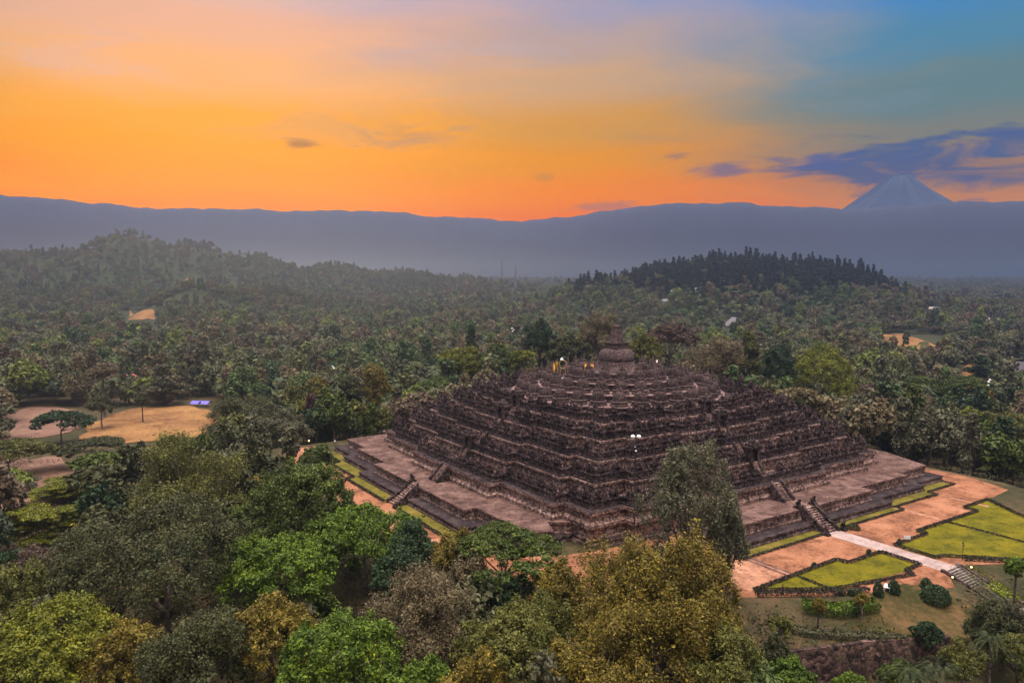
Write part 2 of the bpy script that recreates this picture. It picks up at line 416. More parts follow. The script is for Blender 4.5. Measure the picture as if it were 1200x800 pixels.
draped('path', [(985, 692), (1045, 674), (1078, 664), (1106, 668), (1120, 688), (1104, 694), (1062, 688), (1015, 697)], M_sand, up=.05)
# ------------------------------------------------------------------ temple grounds
sheet('forecourt', [(40, 76), (40, 48), (-66, 48), (-66, 60), (-62, 70), (-49, 71.2), (-30, 100), (-13, 93.5), (-3, 88.2), (3, 88.2), (8, 90.8), (27, 84)], .02, M_sand)
sheet('forecourt', [(60, 42), (60, -66), (70, -66), (75.5, 10), (68, 48), (55, 64), (46, 70), (41, 48), (52, 46)], .02, M_sand)
sheet('forecourt', [(25, 65.6), (39, 66), (36.5, 76), (25.2, 75)], .035, M_sand2)
def rect(x0, x1, y0, y1): return [(x0, y0), (x1, y0), (x1, y1), (x0, y1)]
for x0, x1, y0, y1 in [(-26, -2.2, 62, 65), (2.2, 26, 62, 65.4), (-43.8, -26.15, 58.5, 62.8), (-56, -43.95, 56.5, 60.5)]:
    sheet('lawn', rect(x0, x1, y0, y1), .05, M_strip)
    sheet('lawn', rect(y0, y1 + .8, x0, x1), .05, M_strip)
LAWN_R = [(-3, 76.5), (-14.3, 76.4), (-14.3, 74.4), (-25.4, 74.5), (-38, 74.4), (-38, 71.6), (-49, 71.4), (-44, 79), (-34, 99), (-21, 98.5), (-13, 92), (-5, 84.4), (-2.6, 84.1)]
LAWN_L = [(2.7, 77.1), (12.5, 77), (12.9, 74.9), (25.1, 75.2), (35.8, 75.7), (25.3, 82.4), (8.1, 86.3), (7.6, 84.5), (2.6, 84.3)]
sheet('lawn', LAWN_R, .05, M_lawn); sheet('lawn', LAWN_L, .05, M_lawn)
sheet('path', rect(-2.2, 2.2, 63.5, 88.4), .06, M_path)
for x in (-25.8, -43.8): sheet('path', rect(x - .5, x + .5, 62.9, 74), .07, M_sand2)
sheet('path', rect(24.6, 25.2, 62.4, 75), .07, M_walk); sheet('path', rect(25.8, 26.4, 62.4, 75), .07, M_walk)

M_hedge = leaf_mat('hedge_leaves', [(.012, .012, .008), (.022, .02, .012), (.04, .032, .018), (.06, .045, .022)])
def leaf_quads(rng, cen, nrm, L, asp=.55, jit=.9, bend=.12):
    n = len(cen); nn = nrm + jit * rng.normal(size=(n, 3)); nn /= np.linalg.norm(nn, axis=1, keepdims=True) + 1e-9
    a = np.cross(nn, rng.normal(size=(n, 3))); a /= np.linalg.norm(a, axis=1, keepdims=True) + 1e-9; b = np.cross(nn, a)
    l = (L * np.clip(rng.lognormal(-.12, .42, n), .35, 2.2))[:, None]
    Q = np.empty((n, 4, 3)); Q[:, 0] = cen - a * l * .5; Q[:, 2] = cen + a * l * .5
    Q[:, 1] = cen + b * l * asp * .5 + nn * l * bend; Q[:, 3] = cen - b * l * asp * .5 + nn * l * bend
    return Q
def hedge(pts, w, h, label, mat=None, zs=None, dens=60, L=.26, name='hedge', group=None, closed=False):
    pts = [np.array(p, float) for p in pts]
    if closed: pts.append(pts[0])
    cen = []; nr = []
    rng = np.random.default_rng(int(abs(pts[0][0]) * 100) + len(pts))
    for a, b in zip(pts[:-1], pts[1:]):
        L0 = np.linalg.norm(b - a); n = int(L0 * dens * (w + 2 * h)); u = (b - a) / L0; s = np.array([-u[1], u[0]])
        tt = rng.random(n); q = rng.uniform(-1, 1, n); zz = h * rng.random(n) ** .5
        side = rng.random(n) < .5; q = np.where(side, np.sign(q) * rng.uniform(.8, 1, n), q); zz = np.where(side, zz, h * rng.uniform(.85, 1.05, n))
        P = a + np.outer(tt * L0, u) + np.outer(q * w / 2, s); g = gz(P[:, 0], P[:, 1]) if zs is None else zs
        cen.append(np.column_stack([P, g + zz])); nv = np.outer(q, s); nr.append(np.column_stack([nv, np.full(n, .6)]))
    cen = np.concatenate(cen); nr = np.concatenate(nr)
    o = link(name, quads_mesh(name, leaf_quads(rng, cen, nr, L), mat or M_hedge)); return tag(o, label, 'hedge', group)
HW, HH = .6, .5
hedge([(-2.9, 84.2), (-2.9, 76.4), (-14.3, 76.4), (-14.3, 74.4), (-38, 74.5), (-38, 71.6), (-49, 71.4), (-43, 80), (-34, 99)], HW, HH, 'long low dark clipped hedge stepping round the big lawn right of the pale path', zs=0)
hedge([(-2.9, 84.3), (-5, 84.5), (-13, 92.1), (-21, 98.4)], HW, HH, 'low dark clipped hedge on the near edge of the big lawn, behind the lamp post', zs=0)
hedge([(-6, 87.5), (-14, 94.6), (-24, 100.5)], HW * .9, HH, 'low dark hedge beyond the sandy walk, running from the lamp post', zs=0)
hedge([(36.2, 75.7), (12.9, 74.9), (12.5, 77), (2.7, 77.1), (2.6, 84.4), (7.6, 84.6), (8.1, 86.4), (25.3, 82.5), (36.2, 75.8)], HW, HH, 'low dark clipped hedge all round the smaller lawn left of the pale path', zs=0)
hedge([(25.1, 75.3), (25.3, 82.3)], .6, .25, 'thin dark border line crossing the smaller lawn', zs=0)
hedge([(-25.4, 74.8), (-25.4, 96)], .6, .25, 'thin dark border line crossing the big lawn', zs=0)
hedge([(37.5, 77.2), (27, 83.8), (21, 86.0)], .9, .8, 'dark hedge along the retaining edge in front of the smaller lawn, where two people walk', zs=0)
hedge([(2.3, 65.2), (26, 65.6), (27, 65.6)], .5, .35, 'thin dark border of the dry grass strip left of the right-hand stone stair', zs=0)
hedge([(-2.5, 65), (-26, 65), (-26, 62.9), (-43.8, 62.9), (-43.8, 60.6), (-56, 60.6), (-56, 57)], .5, .35, 'thin dark border stepping along the grass strip right of the right-hand stone stair', zs=0)
hedge([(66, 24), (66, 2.5)], .6, .45, 'thin dark border of the yellow-green grass strip below the left-hand stair', zs=0)
hedge([(66, -2.5), (66, -26), (63.8, -26), (63.8, -43), (61, -43), (61, -57)], .6, .45, 'thin dark border stepping along the grass strip beyond the left-hand stair', zs=0)

# ------------------------------------------------------------------ the temple
ST = [(.016, .0105, .010), (.056, .036, .033), (.130, .084, .074), (.24, .165, .145), (.17, .105, .06)]
M_stone = stone_mat('andesite', ST, 1.0, .9, .22)
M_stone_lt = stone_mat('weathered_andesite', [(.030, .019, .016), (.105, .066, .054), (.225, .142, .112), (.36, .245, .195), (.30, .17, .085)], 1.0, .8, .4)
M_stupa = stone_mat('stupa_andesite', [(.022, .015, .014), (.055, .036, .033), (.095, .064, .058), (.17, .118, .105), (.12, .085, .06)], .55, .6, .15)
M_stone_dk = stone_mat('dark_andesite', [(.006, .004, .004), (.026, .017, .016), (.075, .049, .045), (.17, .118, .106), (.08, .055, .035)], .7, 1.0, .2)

def redent(Cn, p1, m1, p2, m2, o=0.0):
    loc = [(Cn, -Cn), (Cn, -m1), (Cn + p1, -m1), (Cn + p1, -m2), (Cn + p2, -m2), (Cn + p2, m2), (Cn + p1, m2), (Cn + p1, m1), (Cn, m1)]
    off = [(o, -o), (o, -o), (o, -o), (o, -o), (o, -o), (o, o), (o, o), (o, o), (o, o)]
    P = []
    for k in range(4):
        c, s = [(1, 0), (0, 1), (-1, 0), (0, -1)][k]
        for (d, tt), (od, ot) in zip(loc, off):
            d2, t2 = d + od, tt + ot; P.append((d2 * c - t2 * s, d2 * s + t2 * c))
    return P
def loft(mb, args, prof, cap=True, mi=0, capmi=None, poly=None):
    n = None; V = []
    for o, z in prof:
        P = redent(*args, o); n = len(P); V += [(x, y, z) for x, y in P]
    Fs = []
    for i in range(len(prof) - 1):
        for k in range(n): Fs.append((i * n + k, i * n + (k + 1) % n, (i + 1) * n + (k + 1) % n, (i + 1) * n + k))
    mb.add(V, Fs, mi)
    if cap: mb.add(V[-n:], [tuple(range(n))], mi if capmi is None else capmi)
def prism(mb, poly, prof, mi=0, capmi=0):
    """outline with a (grow, z) profile"""
    P = np.array(poly, float); n = len(P)
    area = .5 * np.sum(P[:, 0] * np.roll(P[:, 1], -1) - P[:, 1] * np.roll(P[:, 0], -1))
    if area < 0: P = P[::-1]
    e = np.roll(P, -1, 0) - P; e /= np.linalg.norm(e, axis=1, keepdims=True); nr = np.column_stack([e[:, 1], -e[:, 0]]); pr = np.roll(nr, 1, 0)
    mit = nr + pr; mit /= (1 + np.sum(nr * pr, 1, keepdims=True)) + 1e-6
    V = []
    for o, z in prof: V += [(*(p + o * m), z) for p, m in zip(P, mit)]
    Fs = [(i * n + k, i * n + (k + 1) % n, (i + 1) * n + (k + 1) % n, (i + 1) * n + k) for i in range(len(prof) - 1) for k in range(n)]
    mb.add(V, Fs, mi); mb.add(V[-n:], [tuple(range(n))], capmi)

temple = thing('stone_temple', (0, 0, 0), 'huge dark stepped stone temple with a great bell stupa at its centre', 'temple')
# broad footing: two steps, open at the near corner where the hidden foot shows
lowP = [(44, 40.5), (59, 40.5), (59, 26), (62.3, 26), (62.3, -26), (59.2, -26), (59.2, -44.5), (57, -44.5), (57, -57), (44, -57), (44, -62), (-57, -62), (-57, -44), (-62, -44), (-62, 44), (-57, 44), (-57, 57), (-44.5, 57), (-44.5, 59.2), (-26, 59.2), (-26, 62.3), (25.8, 62.3), (25.8, 47), (44, 47)]
mb = MB(); prism(mb, lowP, [(.25, 0), (.25, .3), (0, .45), (0, .95), (.2, 1.05), (.2, 1.35)], 0, 1)
mb.build('lower_platform', [M_stone, M_ledge], temple)
upP = [(46, 40.8), (50.2, 37.6), (52.3, 42.6), (56, 41.4), (56.6, 37.8), (56.6, 22.5), (59.5, 22.5), (59.5, -22.5), (56.4, -22.5), (56.4, -41), (54.2, -41), (54.2, -54.2), (41, -54.2), (41, -59.5), (-41, -59.5), (-54.2, -54.2), (-59.5, -41), (-59.5, 41), (-54.2, 54.2), (-41.3, 54.2), (-41.3, 56.5), (-22.5, 56.5), (-22.5, 59.6), (22.7, 59.6), (22.7, 46), (46, 46)]
mb = MB(); prism(mb, upP, [(.15, 1.3), (.15, 1.6), (-.05, 1.75), (-.05, 3.1), (.2, 3.25), (.25, 3.7)], 0, 1)
mb.build('upper_platform', [M_stone_lt, M_walk], temple)

def jitter_blocks(mb, args, o, z, hmin, hmax, step, prob, w=.5):
    """uneven coping stones and antefixes along an outline"""
    P = redent(*args, o)
    for i in range(len(P)):
        a, b = np.array(P[i]), np.array(P[(i + 1) % len(P)]); L = np.linalg.norm(b - a); u = (b - a) / L
        for s in np.arange(.4, L - .3, step):
            if random.random() < prob:
                p = a + u * (s + random.uniform(-.15, .15)); h = random.uniform(hmin, hmax); ww = w * random.uniform(.7, 1.2)
                mb.box(p[0] - ww / 2, p[0] + ww / 2, p[1] - ww / 2, p[1] + ww / 2, z - .02, z + h, 0, taper=random.choice([.2, .5, .75]))

LV = [(45.5, 2.5, 37, 5.2, 18), (40.8, 2.3, 33, 4.7, 16), (36.3, 2.2, 29, 4.4, 14.2), (32.2, 2.0, 25.5, 4.1, 12.5), (28.2, 1.9, 22, 3.8, 11)]
FZ = [6.8, 10.3, 13.3, 16.3, 18.8]
mb = MB()
loft(mb, LV[0], [(.7, 0), (.7, .5), (.2, .9), (.2, 3.0), (.5, 3.3), (1.0, 3.72), (1.0, 4.4), (.6, 4.6), (.25, 4.8), (.25, 5.9), (.6, 6.2), (.6, 6.8)], True, 0, 1)
jitter_blocks(mb, LV[0], .55, 4.55, .15, .5, .9, .7, .45)
mb.build('base_wall', [M_stone_lt, M_ledge], temple)
for i in range(1, 5):
    z0, z1 = FZ[i - 1], FZ[i]; mb = MB(); h = z1 - z0
    loft(mb, LV[i], [(.35, z0), (.35, z0 + .45), (.05, z0 + .65), (.05, z0 + h * .36), (.14, z0 + h * .40), (.02, z0 + h * .44), (.02, z1 - .95), (.15, z1 - .8), (.32, z1 - .5), (.32, z1 - .1), (.2, z1)], True, 0, 1)
    P = redent(*LV[i], 0)
    for k in range(len(P)):                                   # pilasters between the relief panels
        a, b = np.array(P[k]), np.array(P[(k + 1) % len(P)]); L = np.linalg.norm(b - a); u = (b - a) / max(L, 1e-6); nv = np.array([u[1], -u[0]])
        for s in np.arange(.3, L, 2.1):
            p = a + u * s; rr = math.atan2(nv[1], nv[0]); mb.box(p[0] - .1, p[0] + .2, p[1] - .16, p[1] + .16, z0 + .6, z1 - .9, 0, rot=rr, c=tuple(p))
    mb.build('gallery_wall', [M_stone_lt, M_ledge], temple)

# niche with a seated figure, one mesh reused
def niche_mb():
    mb = MB()
    mb.box(-.45, .35, -.95, .95, 0, .35); mb.box(-.45, .3, -.9, -.45, .35, 1.75); mb.box(-.45, .3, .45, .9, .35, 1.75); mb.box(-.45, -.25, -.46, .46, .35, 1.75)
    mb.box(-.5, .42, -1.02, 1.02, 1.75, 2.0); mb.box(-.42, .32, -.8, .8, 2.0, 2.3); mb.box(-.34, .26, -.55, .55, 2.3, 2.6)
    mb.lathe([(.36, 2.6), (.40, 2.8), (.33, 3.05), (.15, 3.2), (.10, 3.3), (.05, 3.75)], 8)
    for y in (-.75, .75): mb.lathe([(.2, 2.0), (.22, 2.2), (.12, 2.45), (.03, 2.85)], 6, (-.05, y, 0))
    return mb
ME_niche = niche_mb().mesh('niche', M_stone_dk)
mbs = MB(); mbs.lathe([(.36, .35), (.38, .5), (.26, .62), (.24, .8), (.28, 1.0), (.2, 1.1), (.08, 1.14), (.14, 1.2), (.16, 1.3), (.11, 1.42), (.04, 1.5)], 10, (.02, 0, 0))
mbs.box(-.05, .34, -.36, .36, .352, .5)
ME_fig = mbs.mesh('statue', M_stone_dk, True)  # figure coloured dark so the niche recess reads as shaded
def finial_mb():
    mb = MB(); mb.box(-.34, .34, -.34, .34, 0, .3); mb.lathe([(.34, .3), (.38, .42), (.36, .7), (.26, .95), (.12, 1.08), (.11, 1.2), (.03, 1.75)], 8); return mb
ME_fin = finial_mb().mesh('finial', M_stone_dk)

spots_n, spots_f = [], []
for i in range(5):
    z = FZ[i]; A = list(LV[i]); A[0] -= (.25 if i else .9); A = tuple(A)
    mb = MB()
    hgt = 1.7 if i else 1.5
    loft(mb, A, [(.12, z - .02), (.12, z + .3), (0, z + .4), (0, z + hgt - .4), (.15, z + hgt - .3), (.15, z + hgt), (-.95, z + hgt), (-.95, z - .02)], False)
    jitter_blocks(mb, A, -.1, z + hgt, .12, .5, .62, .7, .4); jitter_blocks(mb, A, -.75, z + hgt, .1, .4, .8, .6, .4)
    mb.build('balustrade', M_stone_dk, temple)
    P = redent(*A, 0)
    for k in range(len(P)):
        a, b = np.array(P[k]), np.array(P[(k + 1) % len(P)]); L = np.linalg.norm(b - a); u = (b - a) / L; nv = np.array([u[1], -u[0]]); rz = math.atan2(nv[1], nv[0])
        n = int(L // 3.6)
        if n == 0: spots_f.append((*(a + u * L / 2 - nv * .45), z + hgt - .02, rz)); continue
        for q in range(n):
            s = (q + .5) * L / n
            if abs((a + u * s) @ u) < 2.6 and L > 15: continue
            p = a + u * s - nv * .25; spots_n.append((p[0], p[1], z + hgt - 1.05, rz))
            for ds in (L / n / 2,):
                if q < n - 1: p2 = a + u * (s + ds) - nv * .45; spots_f.append((p2[0], p2[1], z + hgt - .02, rz))
        p2 = a - nv * .45 + u * .45; spots_f.append((p2[0], p2[1], z + hgt - .02, rz))
def near_first(S, n):
    def key(s):
        face = math.cos(s[3]) * (CX - s[0]) + math.sin(s[3]) * (CY - s[1])
        px, py = to_px(s[0], s[1], s[2])
        return (face < 0, math.hypot(s[0] - CX, s[1] - CY))
    S = sorted(S, key=key); return S[:n], S[n:]
def heap(S, mbsrc, name, mat):
    V0 = np.concatenate([v for m in mbsrc for v in m.v]); F0 = []; o = 0
    for m in mbsrc: F0 += [[i + o for i in f] for f in m.f]; o += m.n
    mb = MB()
    for x, y, z, r in S:
        c, s = math.cos(r), math.sin(r); k = random.uniform(.9, 1.3); V = V0.copy(); V[:, 0] = x + c * V0[:, 0] - s * V0[:, 1]; V[:, 1] = y + s * V0[:, 0] + c * V0[:, 1]; V[:, 2] = z + k * V0[:, 2]
        mb.add(V, F0)
    return tag(mb.build(name, mat, temple), kind='stuff')
near, rest = near_first(spots_n, 100)
for x, y, z, r in near:
    o = link('niche', ME_niche, temple, (x, y, z), r); o.scale = (1, 1, random.uniform(.9, 1.08)); link('statue', ME_fig, o)
heap(rest, [niche_mb(), mbs], 'niche', M_stone_dk)
near, rest = near_first(spots_f, 100)
for x, y, z, r in near:
    o = link('finial', ME_fin, temple, (x, y, z), r); o.scale = (1, 1, random.uniform(.9, 1.5))
heap(rest, [finial_mb()], 'finial', M_stone_dk)

# stairs and gates on the axes
def stair(face, d0, z0, d1, z1, w, wing=True, parent=temple):
    mb = MB(); n = max(3, int((z1 - z0) / .3)); r = [0, PI / 2][face]
    for k in range(n):
        dd = d0 + (d1 - d0) * k / n; zt = z0 + (z1 - z0) * (k + 1) / n
        mb.box(d1 - .3, dd, -w / 2, w / 2, z0 - .1, zt, 0, rot=r)
    if wing:
        for s in (-1, 1):
            y0 = s * (w / 2 + .003); y1 = s * (w / 2 + .55)
            P = [(d0 + .5, z0), (d0 + .5, z0 + .7), (d0, z0 + .9), ((d0 + d1) / 2, (z0 + z1) / 2 + .85), (d1, z1 + .75), (d1, z0)]
            V = [(x, y, z) for y in (min(y0, y1), max(y0, y1)) for x, z in P]; m = len(P)
            c, sn = math.cos(r), math.sin(r); V = [(c * x - sn * y, sn * x + c * y, z) for x, y, z in V]
            mb.add(V, [tuple(range(m)), tuple(reversed(range(m, 2 * m)))] + [(k, k + m, (k + 1) % m + m, (k + 1) % m) for k in range(m)], 1)
    mb.build('stair', [M_stone_lt, M_stone_dk], parent)
for face in (0, 1):
    stair(face, 65.2, 0.02, 62.6, 1.36, 3.2); stair(face, 62.6, 1.36, 59.6, 3.72, 3.2)
    stair(face, 54.6, 3.7, 51.6, 6.8, 2.6)
    for i in range(1, 5):
        d = LV[i][0] + LV[i][3]; stair(face, d + 2.6, FZ[i - 1], d + .3, FZ[i], 1.7)
    stair(face, 29.4, 18.8, 27.8, 20.3, 2.2, False)
    for i in range(0, 5):
        mb = MB(); d = LV[i][0] + LV[i][3] - .4; r = [0, PI / 2][face]; z = FZ[i]; hh = 2.9
        for s in (-1, 1): mb.box(d - .9, d + .9, min(s * .8, s * 1.7), max(s * .8, s * 1.7), z - .02, z + hh, 0, rot=r)
        mb.box(d - 1.0, d + 1.05, -1.9, 1.9, z + hh, z + hh + .5, 0, rot=r); mb.box(d - .8, d + .85, -1.4, 1.4, z + hh + .5, z + hh + 1.1, 0, rot=r); mb.box(d - .5, d + .55, -.8, .8, z + hh + 1.1, z + hh + 1.7, 0, rot=r, taper=.3)
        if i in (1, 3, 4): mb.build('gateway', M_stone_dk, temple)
# round terraces
def disc(name, r, z0, z1):
    mb = MB(); mb.lathe([(r - .15, z0 - .05), (r + .1, z0 + .3), (r - .1, z0 + .5), (r - .1, z1 - .5), (r + .2, z1 - .3), (r + .2, z1)], 96, cap=False)
    mb.add([(r0 * math.cos(2 * PI * k / 96), r0 * math.sin(2 * PI * k / 96), z1) for r0 in (r + .2,) for k in range(96)], [tuple(range(96))], 1)
    mb.build(name, [M_stone, M_pale], temple)
M_pale = ground_mat('round_terrace_floor', (.085, .054, .048), (.16, .104, .093), (.25, .165, .15), .3, 2.2)
for r, z0, z1 in ((27.8, 18.8, 20.3), (21, 20.3, 22), (14, 22, 23.6)): disc('round_terrace', r, z0, z1)
# main stupa
st = bpy.data.objects.new('main_stupa', None); C.objects.link(st); st.parent = temple
mb = MB(); mb.lathe([(7.3, 23.6), (7.3, 24.1), (6.95, 24.25), (6.95, 24.9), (7.1, 25.0), (7.1, 25.3), (6.4, 25.45), (5.8, 26.1), (5.3, 26.9), (4.95, 27.7), (4.85, 28.1), (4.45, 28.25), (4.75, 28.55), (4.8, 29.2), (4.65, 30.0), (4.25, 30.7), (3.6, 31.2), (2.9, 31.4)], 64); mb.build('bell', M_stupa, st, False)
mb = MB(); mb.box(-2.5, 2.5, -2.5, 2.5, 31.3, 32.0); mb.box(-2.2, 2.2, -2.2, 2.2, 32.0, 32.7); mb.box(-2.4, 2.4, -2.4, 2.4, 32.7, 33.1); mb.build('harmika', M_stupa, st)
mb = MB(); mb.lathe([(2.0, 33.1), (1.95, 33.4), (1.62, 34.9), (1.3, 36.5), (1.18, 36.9), (1.28, 36.95), (1.28, 37.5)], 8, ph=PI / 8); mb.build('pinnacle', M_stupa, st)
# the perforated stupas
mb = MB(); mb.lathe([(1.85, 0), (1.85, .3), (1.6, .42), (1.75, .6), (1.75, .78), (1.5, .9)], 20); ME_b = mb.mesh('base', M_stupa)
prof = [(1.46, .9), (1.47, 1.1), (1.45, 1.3), (1.4, 1.55), (1.3, 1.8), (1.15, 2.05), (.9, 2.3), (.6, 2.5)]
mb = MB(); n = 28
V = [(r * math.cos(2 * PI * (k + .5 * (i % 2)) / n), r * math.sin(2 * PI * (k + .5 * (i % 2)) / n), z) for i, (r, z) in enumerate(prof) for k in range(n)]
Fs = [(i * n + k, i * n + (k + 1) % n, (i + 1) * n + (k + 1) % n, (i + 1) * n + k) for i in range(len(prof) - 1) for k in range(n) if i in (0, 6) or (k + i) % 2]
mb.add(V, Fs); mb.lathe([(r * .84, z) for r, z in prof], 20, mi=1); ME_bell = mb.mesh('bell', [M_stupa, M_stone_dk])  # darker inner shell stands in for the shade inside the hollow bell
mb = MB(); mb.box(-.55, .55, -.55, .55, 2.45, 2.95); mb.lathe([(.34, 2.95), (.3, 3.2), (.16, 3.9), (.1, 4.2)], 8); ME_pin = mb.mesh('pinnacle', M_stupa)
first = None
RN = {25.0: ('lowest', 32, 20.3), 18.3: ('middle', 24, 22.0), 11.3: ('topmost', 16, 23.6)}
for rr, (nm, cnt, z) in RN.items():
    for k in range(cnt):
        a = 2 * PI * (k + .5) / cnt; x, y = rr * math.cos(a), rr * math.sin(a)
        px, py = to_px(x, y, z); dep = (x * -FW[0] + y * -FW[1]) / rr
        where = 'facing the near corner' if dep > .6 else ('behind the great central bell' if dep < -.6 else ('towards the left slope' if px < 722 else 'towards the right slope'))
        lab = f'small perforated bell stupa on the {nm} round terrace, {where}'
        if first is None:
            first = thing('perforated_stupa', (x, y, z), lab, 'stupa', f'perforated stupas on the {nm} round terrace, {where}', a, (1.16, 1.16, 1.34))
            link('base', ME_b, first); link('bell', ME_bell, first); link('pinnacle', ME_pin, first)
        else: copy_thing(first, (x, y, z), a, None, lab, f'perforated stupas on the {nm} round terrace, {where}')
# ------------------------------------------------------------------ vegetation
def unit(v): return v / (np.linalg.norm(v, axis=-1, keepdims=True) + 1e-9)
def lobes_of(rng, kind):
    """list of (centre, radii) in a unit crown: radius 1 across, 0..1 high (z from its foot)"""
    Lb = []
    if kind in ('round', 'tall'):
        n = rng.integers(16, 24)
        for i in range(n):
            u = unit(rng.normal(size=3)); u[2] = abs(u[2]) * 1.0 - .25
            rr = rng.uniform(.55, .78); c = np.array([u[0] * rr, u[1] * rr, .5 + .40 * u[2] * rr / .7]); r = rng.uniform(.22, .40)
            Lb.append((c, np.array([r, r, r * .55])))
        Lb.append((np.array([0, 0, .5]), np.array([.62, .62, .34])))
    elif kind == 'umbrella':
        for i in range(rng.integers(18, 26)):
            q = rng.uniform(0, .82) ** .7; a = rng.uniform(0, 6.28); r = rng.uniform(.18, .32)
            Lb.append((np.array([q * math.cos(a), q * math.sin(a), .80 - .38 * q * q + rng.uniform(-.05, .06)]), np.array([r, r, r * .42])))
    elif kind == 'layered':
        for i in range(rng.integers(15, 21)):
            h = rng.uniform(.12, .92); q = rng.uniform(.15, .85) * (1.05 - .65 * h); a = rng.uniform(0, 6.28); r = rng.uniform(.22, .40)
            Lb.append((np.array([q * math.cos(a), q * math.sin(a), h]), np.array([r, r, r * .20])))
    elif kind == 'column':
        for i in range(rng.integers(18, 26)):
            h = rng.uniform(.05, .95); q = .55 * math.sin(PI * min(.95, h * .9 + .12)) * rng.uniform(.5, 1.1); a = rng.uniform(0, 6.28); r = rng.uniform(.25, .42)
            Lb.append((np.array([q * math.cos(a), q * math.sin(a), h]), np.array([r, r, r * .28])))
    elif kind == 'airy':
        for i in range(rng.integers(26, 36)):
            u = unit(rng.normal(size=3)); u[2] = abs(u[2]) * 1.1 - .3; rr = rng.uniform(.35, .88); r = rng.uniform(.13, .25)
            Lb.append((np.array([u[0] * rr, u[1] * rr, .48 + .46 * u[2] * rr / .8]), np.array([r, r, r * .7])))
    return Lb
def crown_leaves(rng, kind, n, rx, rz, L, asp=.55):
    Lb = lobes_of(rng, kind); S = np.array([rx, rx, rz])
    cen = np.array([c for c, _ in Lb]); rad = np.array([r for _, r in Lb])
    wgt = rad[:, 0] ** 2; wgt = wgt / wgt.sum(); m = int(n * 1.7)
    k = rng.choice(len(Lb), m, p=wgt); u = unit(rng.normal(size=(m, 3)))
    low = u[:, 2] < -.25; u[low & (rng.random(m) < .75), 2] *= -1
    dens = rng.uniform(.80, 1.08, m)[:, None]
    # small bunches: leaves gather in tufts over each lobe, with dark gaps between
    nt = 20 if kind != 'airy' else 7
    tuft = unit(rng.normal(size=(len(Lb), nt, 3))); tuft[..., 2] = np.where(rng.random((len(Lb), nt)) < .6, np.abs(tuft[..., 2]), tuft[..., 2])
    tr_ = rng.uniform(.78, 1.18, (len(Lb), nt)); ti = rng.integers(0, nt, m)
    loc = rng.normal(size=(m, 3)) * (.105 if kind != 'airy' else .24); loc *= np.where(kind == 'layered', 1.3, 1.0)
    u2 = tuft[k, ti] * tr_[k, ti][:, None] * np.where(rng.random(m) < .85, 1, .8)[:, None] + loc
    stray = rng.random(m) < .12; u2[stray] = (u * dens)[stray]
    P = cen[k] + u2 * rad[k]; u = unit(tuft[k, ti] * .45 + unit(loc) * .8)
    if kind != 'airy':
        dd = np.full(m, 9.)
        for c, r in Lb: dd = np.minimum(dd, np.linalg.norm((P - c) / r, axis=1))
        keep = np.where(dd > .66)[0]
    else: keep = np.arange(m)
    keep = keep[:n]; P = P[keep]; u = u[keep]
    N = unit(u / (rad[k[keep]] / rad[k[keep]][:, :1]) * np.array([1, 1, rx / rz * 1.0]) * .8 + np.array([0, 0, .55]))
    return leaf_quads(rng, P * S, N, L, asp, .55), [(c * S, r * S) for c, r in Lb]
def trunk_mb(rng, th, lobes, base_z, r0, nl=7, lean=0, stems=1, mb=None, mi=0):
    mb = mb or MB()
    for s in range(stems):
        a0 = rng.uniform(0, 6.28); sp = r0 * 1.6 * (stems > 1)
        foot = np.array([sp * math.cos(a0), sp * math.sin(a0), -.8]); fork = np.array([lean + sp * 3 * math.cos(a0), sp * 3 * math.sin(a0), th])
        mid = (foot + fork) / 2 + rng.normal(size=3) * r0 * .5
        mb.tube([foot, foot + (mid - foot) * .2, mid, fork], [r0 * 1.5, r0 * 1.1, r0 * .9, r0 * .75], 7, mi)
        idx = rng.choice(len(lobes), min(nl, len(lobes)), replace=False)
        for i in idx:
            c = lobes[i][0] + np.array([0, 0, base_z]); m1 = fork + (c - fork) * .5 + np.array([0, 0, -.06 * np.linalg.norm(c - fork)]) + rng.normal(size=3) * .25
            mb.tube([fork - (0, 0, r0 * .6), m1, c], [r0 * .55, r0 * .33, r0 * .1], 5, mi)
            for _ in range(2):
                e = c + rng.normal(size=3) * lobes[i][1] * .8; mb.tube([m1 + (c - m1) * rng.uniform(.1, .6), e], [r0 * .2, r0 * .05], 4, mi)
    return mb
M_bark = stone_mat('bark', [(.03, .022, .016), (.06, .045, .033), (.10, .078, .058), (.15, .12, .09), (.12, .11, .09)], .6, .6, .3)
M_bark_lt = stone_mat('pale_bark', [(.08, .06, .045), (.14, .11, .085), (.21, .17, .13), (.28, .23, .18), (.2, .18, .14)], .6, .5, .3)
LEAF = {
    'dark green': [(.010, .020, .007), (.018, .038, .011), (.032, .062, .016), (.055, .085, .022)],
    'bright green': [(.014, .028, .002), (.046, .084, .004), (.105, .165, .006), (.21, .26, .012)],
    'mid green': [(.014, .024, .004), (.040, .062, .007), (.082, .112, .011), (.145, .172, .018)],
    'olive green': [(.024, .028, .006), (.066, .072, .011), (.128, .128, .019), (.20, .188, .032)],
    'yellow-green': [(.032, .040, .003), (.090, .104, .005), (.165, .172, .008), (.26, .24, .018)],
    'golden olive': [(.030, .025, .004), (.095, .074, .008), (.190, .145, .013), (.31, .235, .022)],
    'dull brown-green': [(.014, .017, .006), (.038, .043, .012), (.072, .076, .021), (.118, .112, .034)],
    'grey-green': [(.034, .034, .018), (.075, .075, .038), (.120, .118, .058), (.170, .160, .080)],
    'reddish brown': [(.030, .018, .013), (.065, .040, .027), (.105, .066, .043), (.145, .095, .060)],
    'khaki': [(.045, .034, .016), (.095, .074, .034), (.150, .118, .055), (.205, .165, .080)],
}
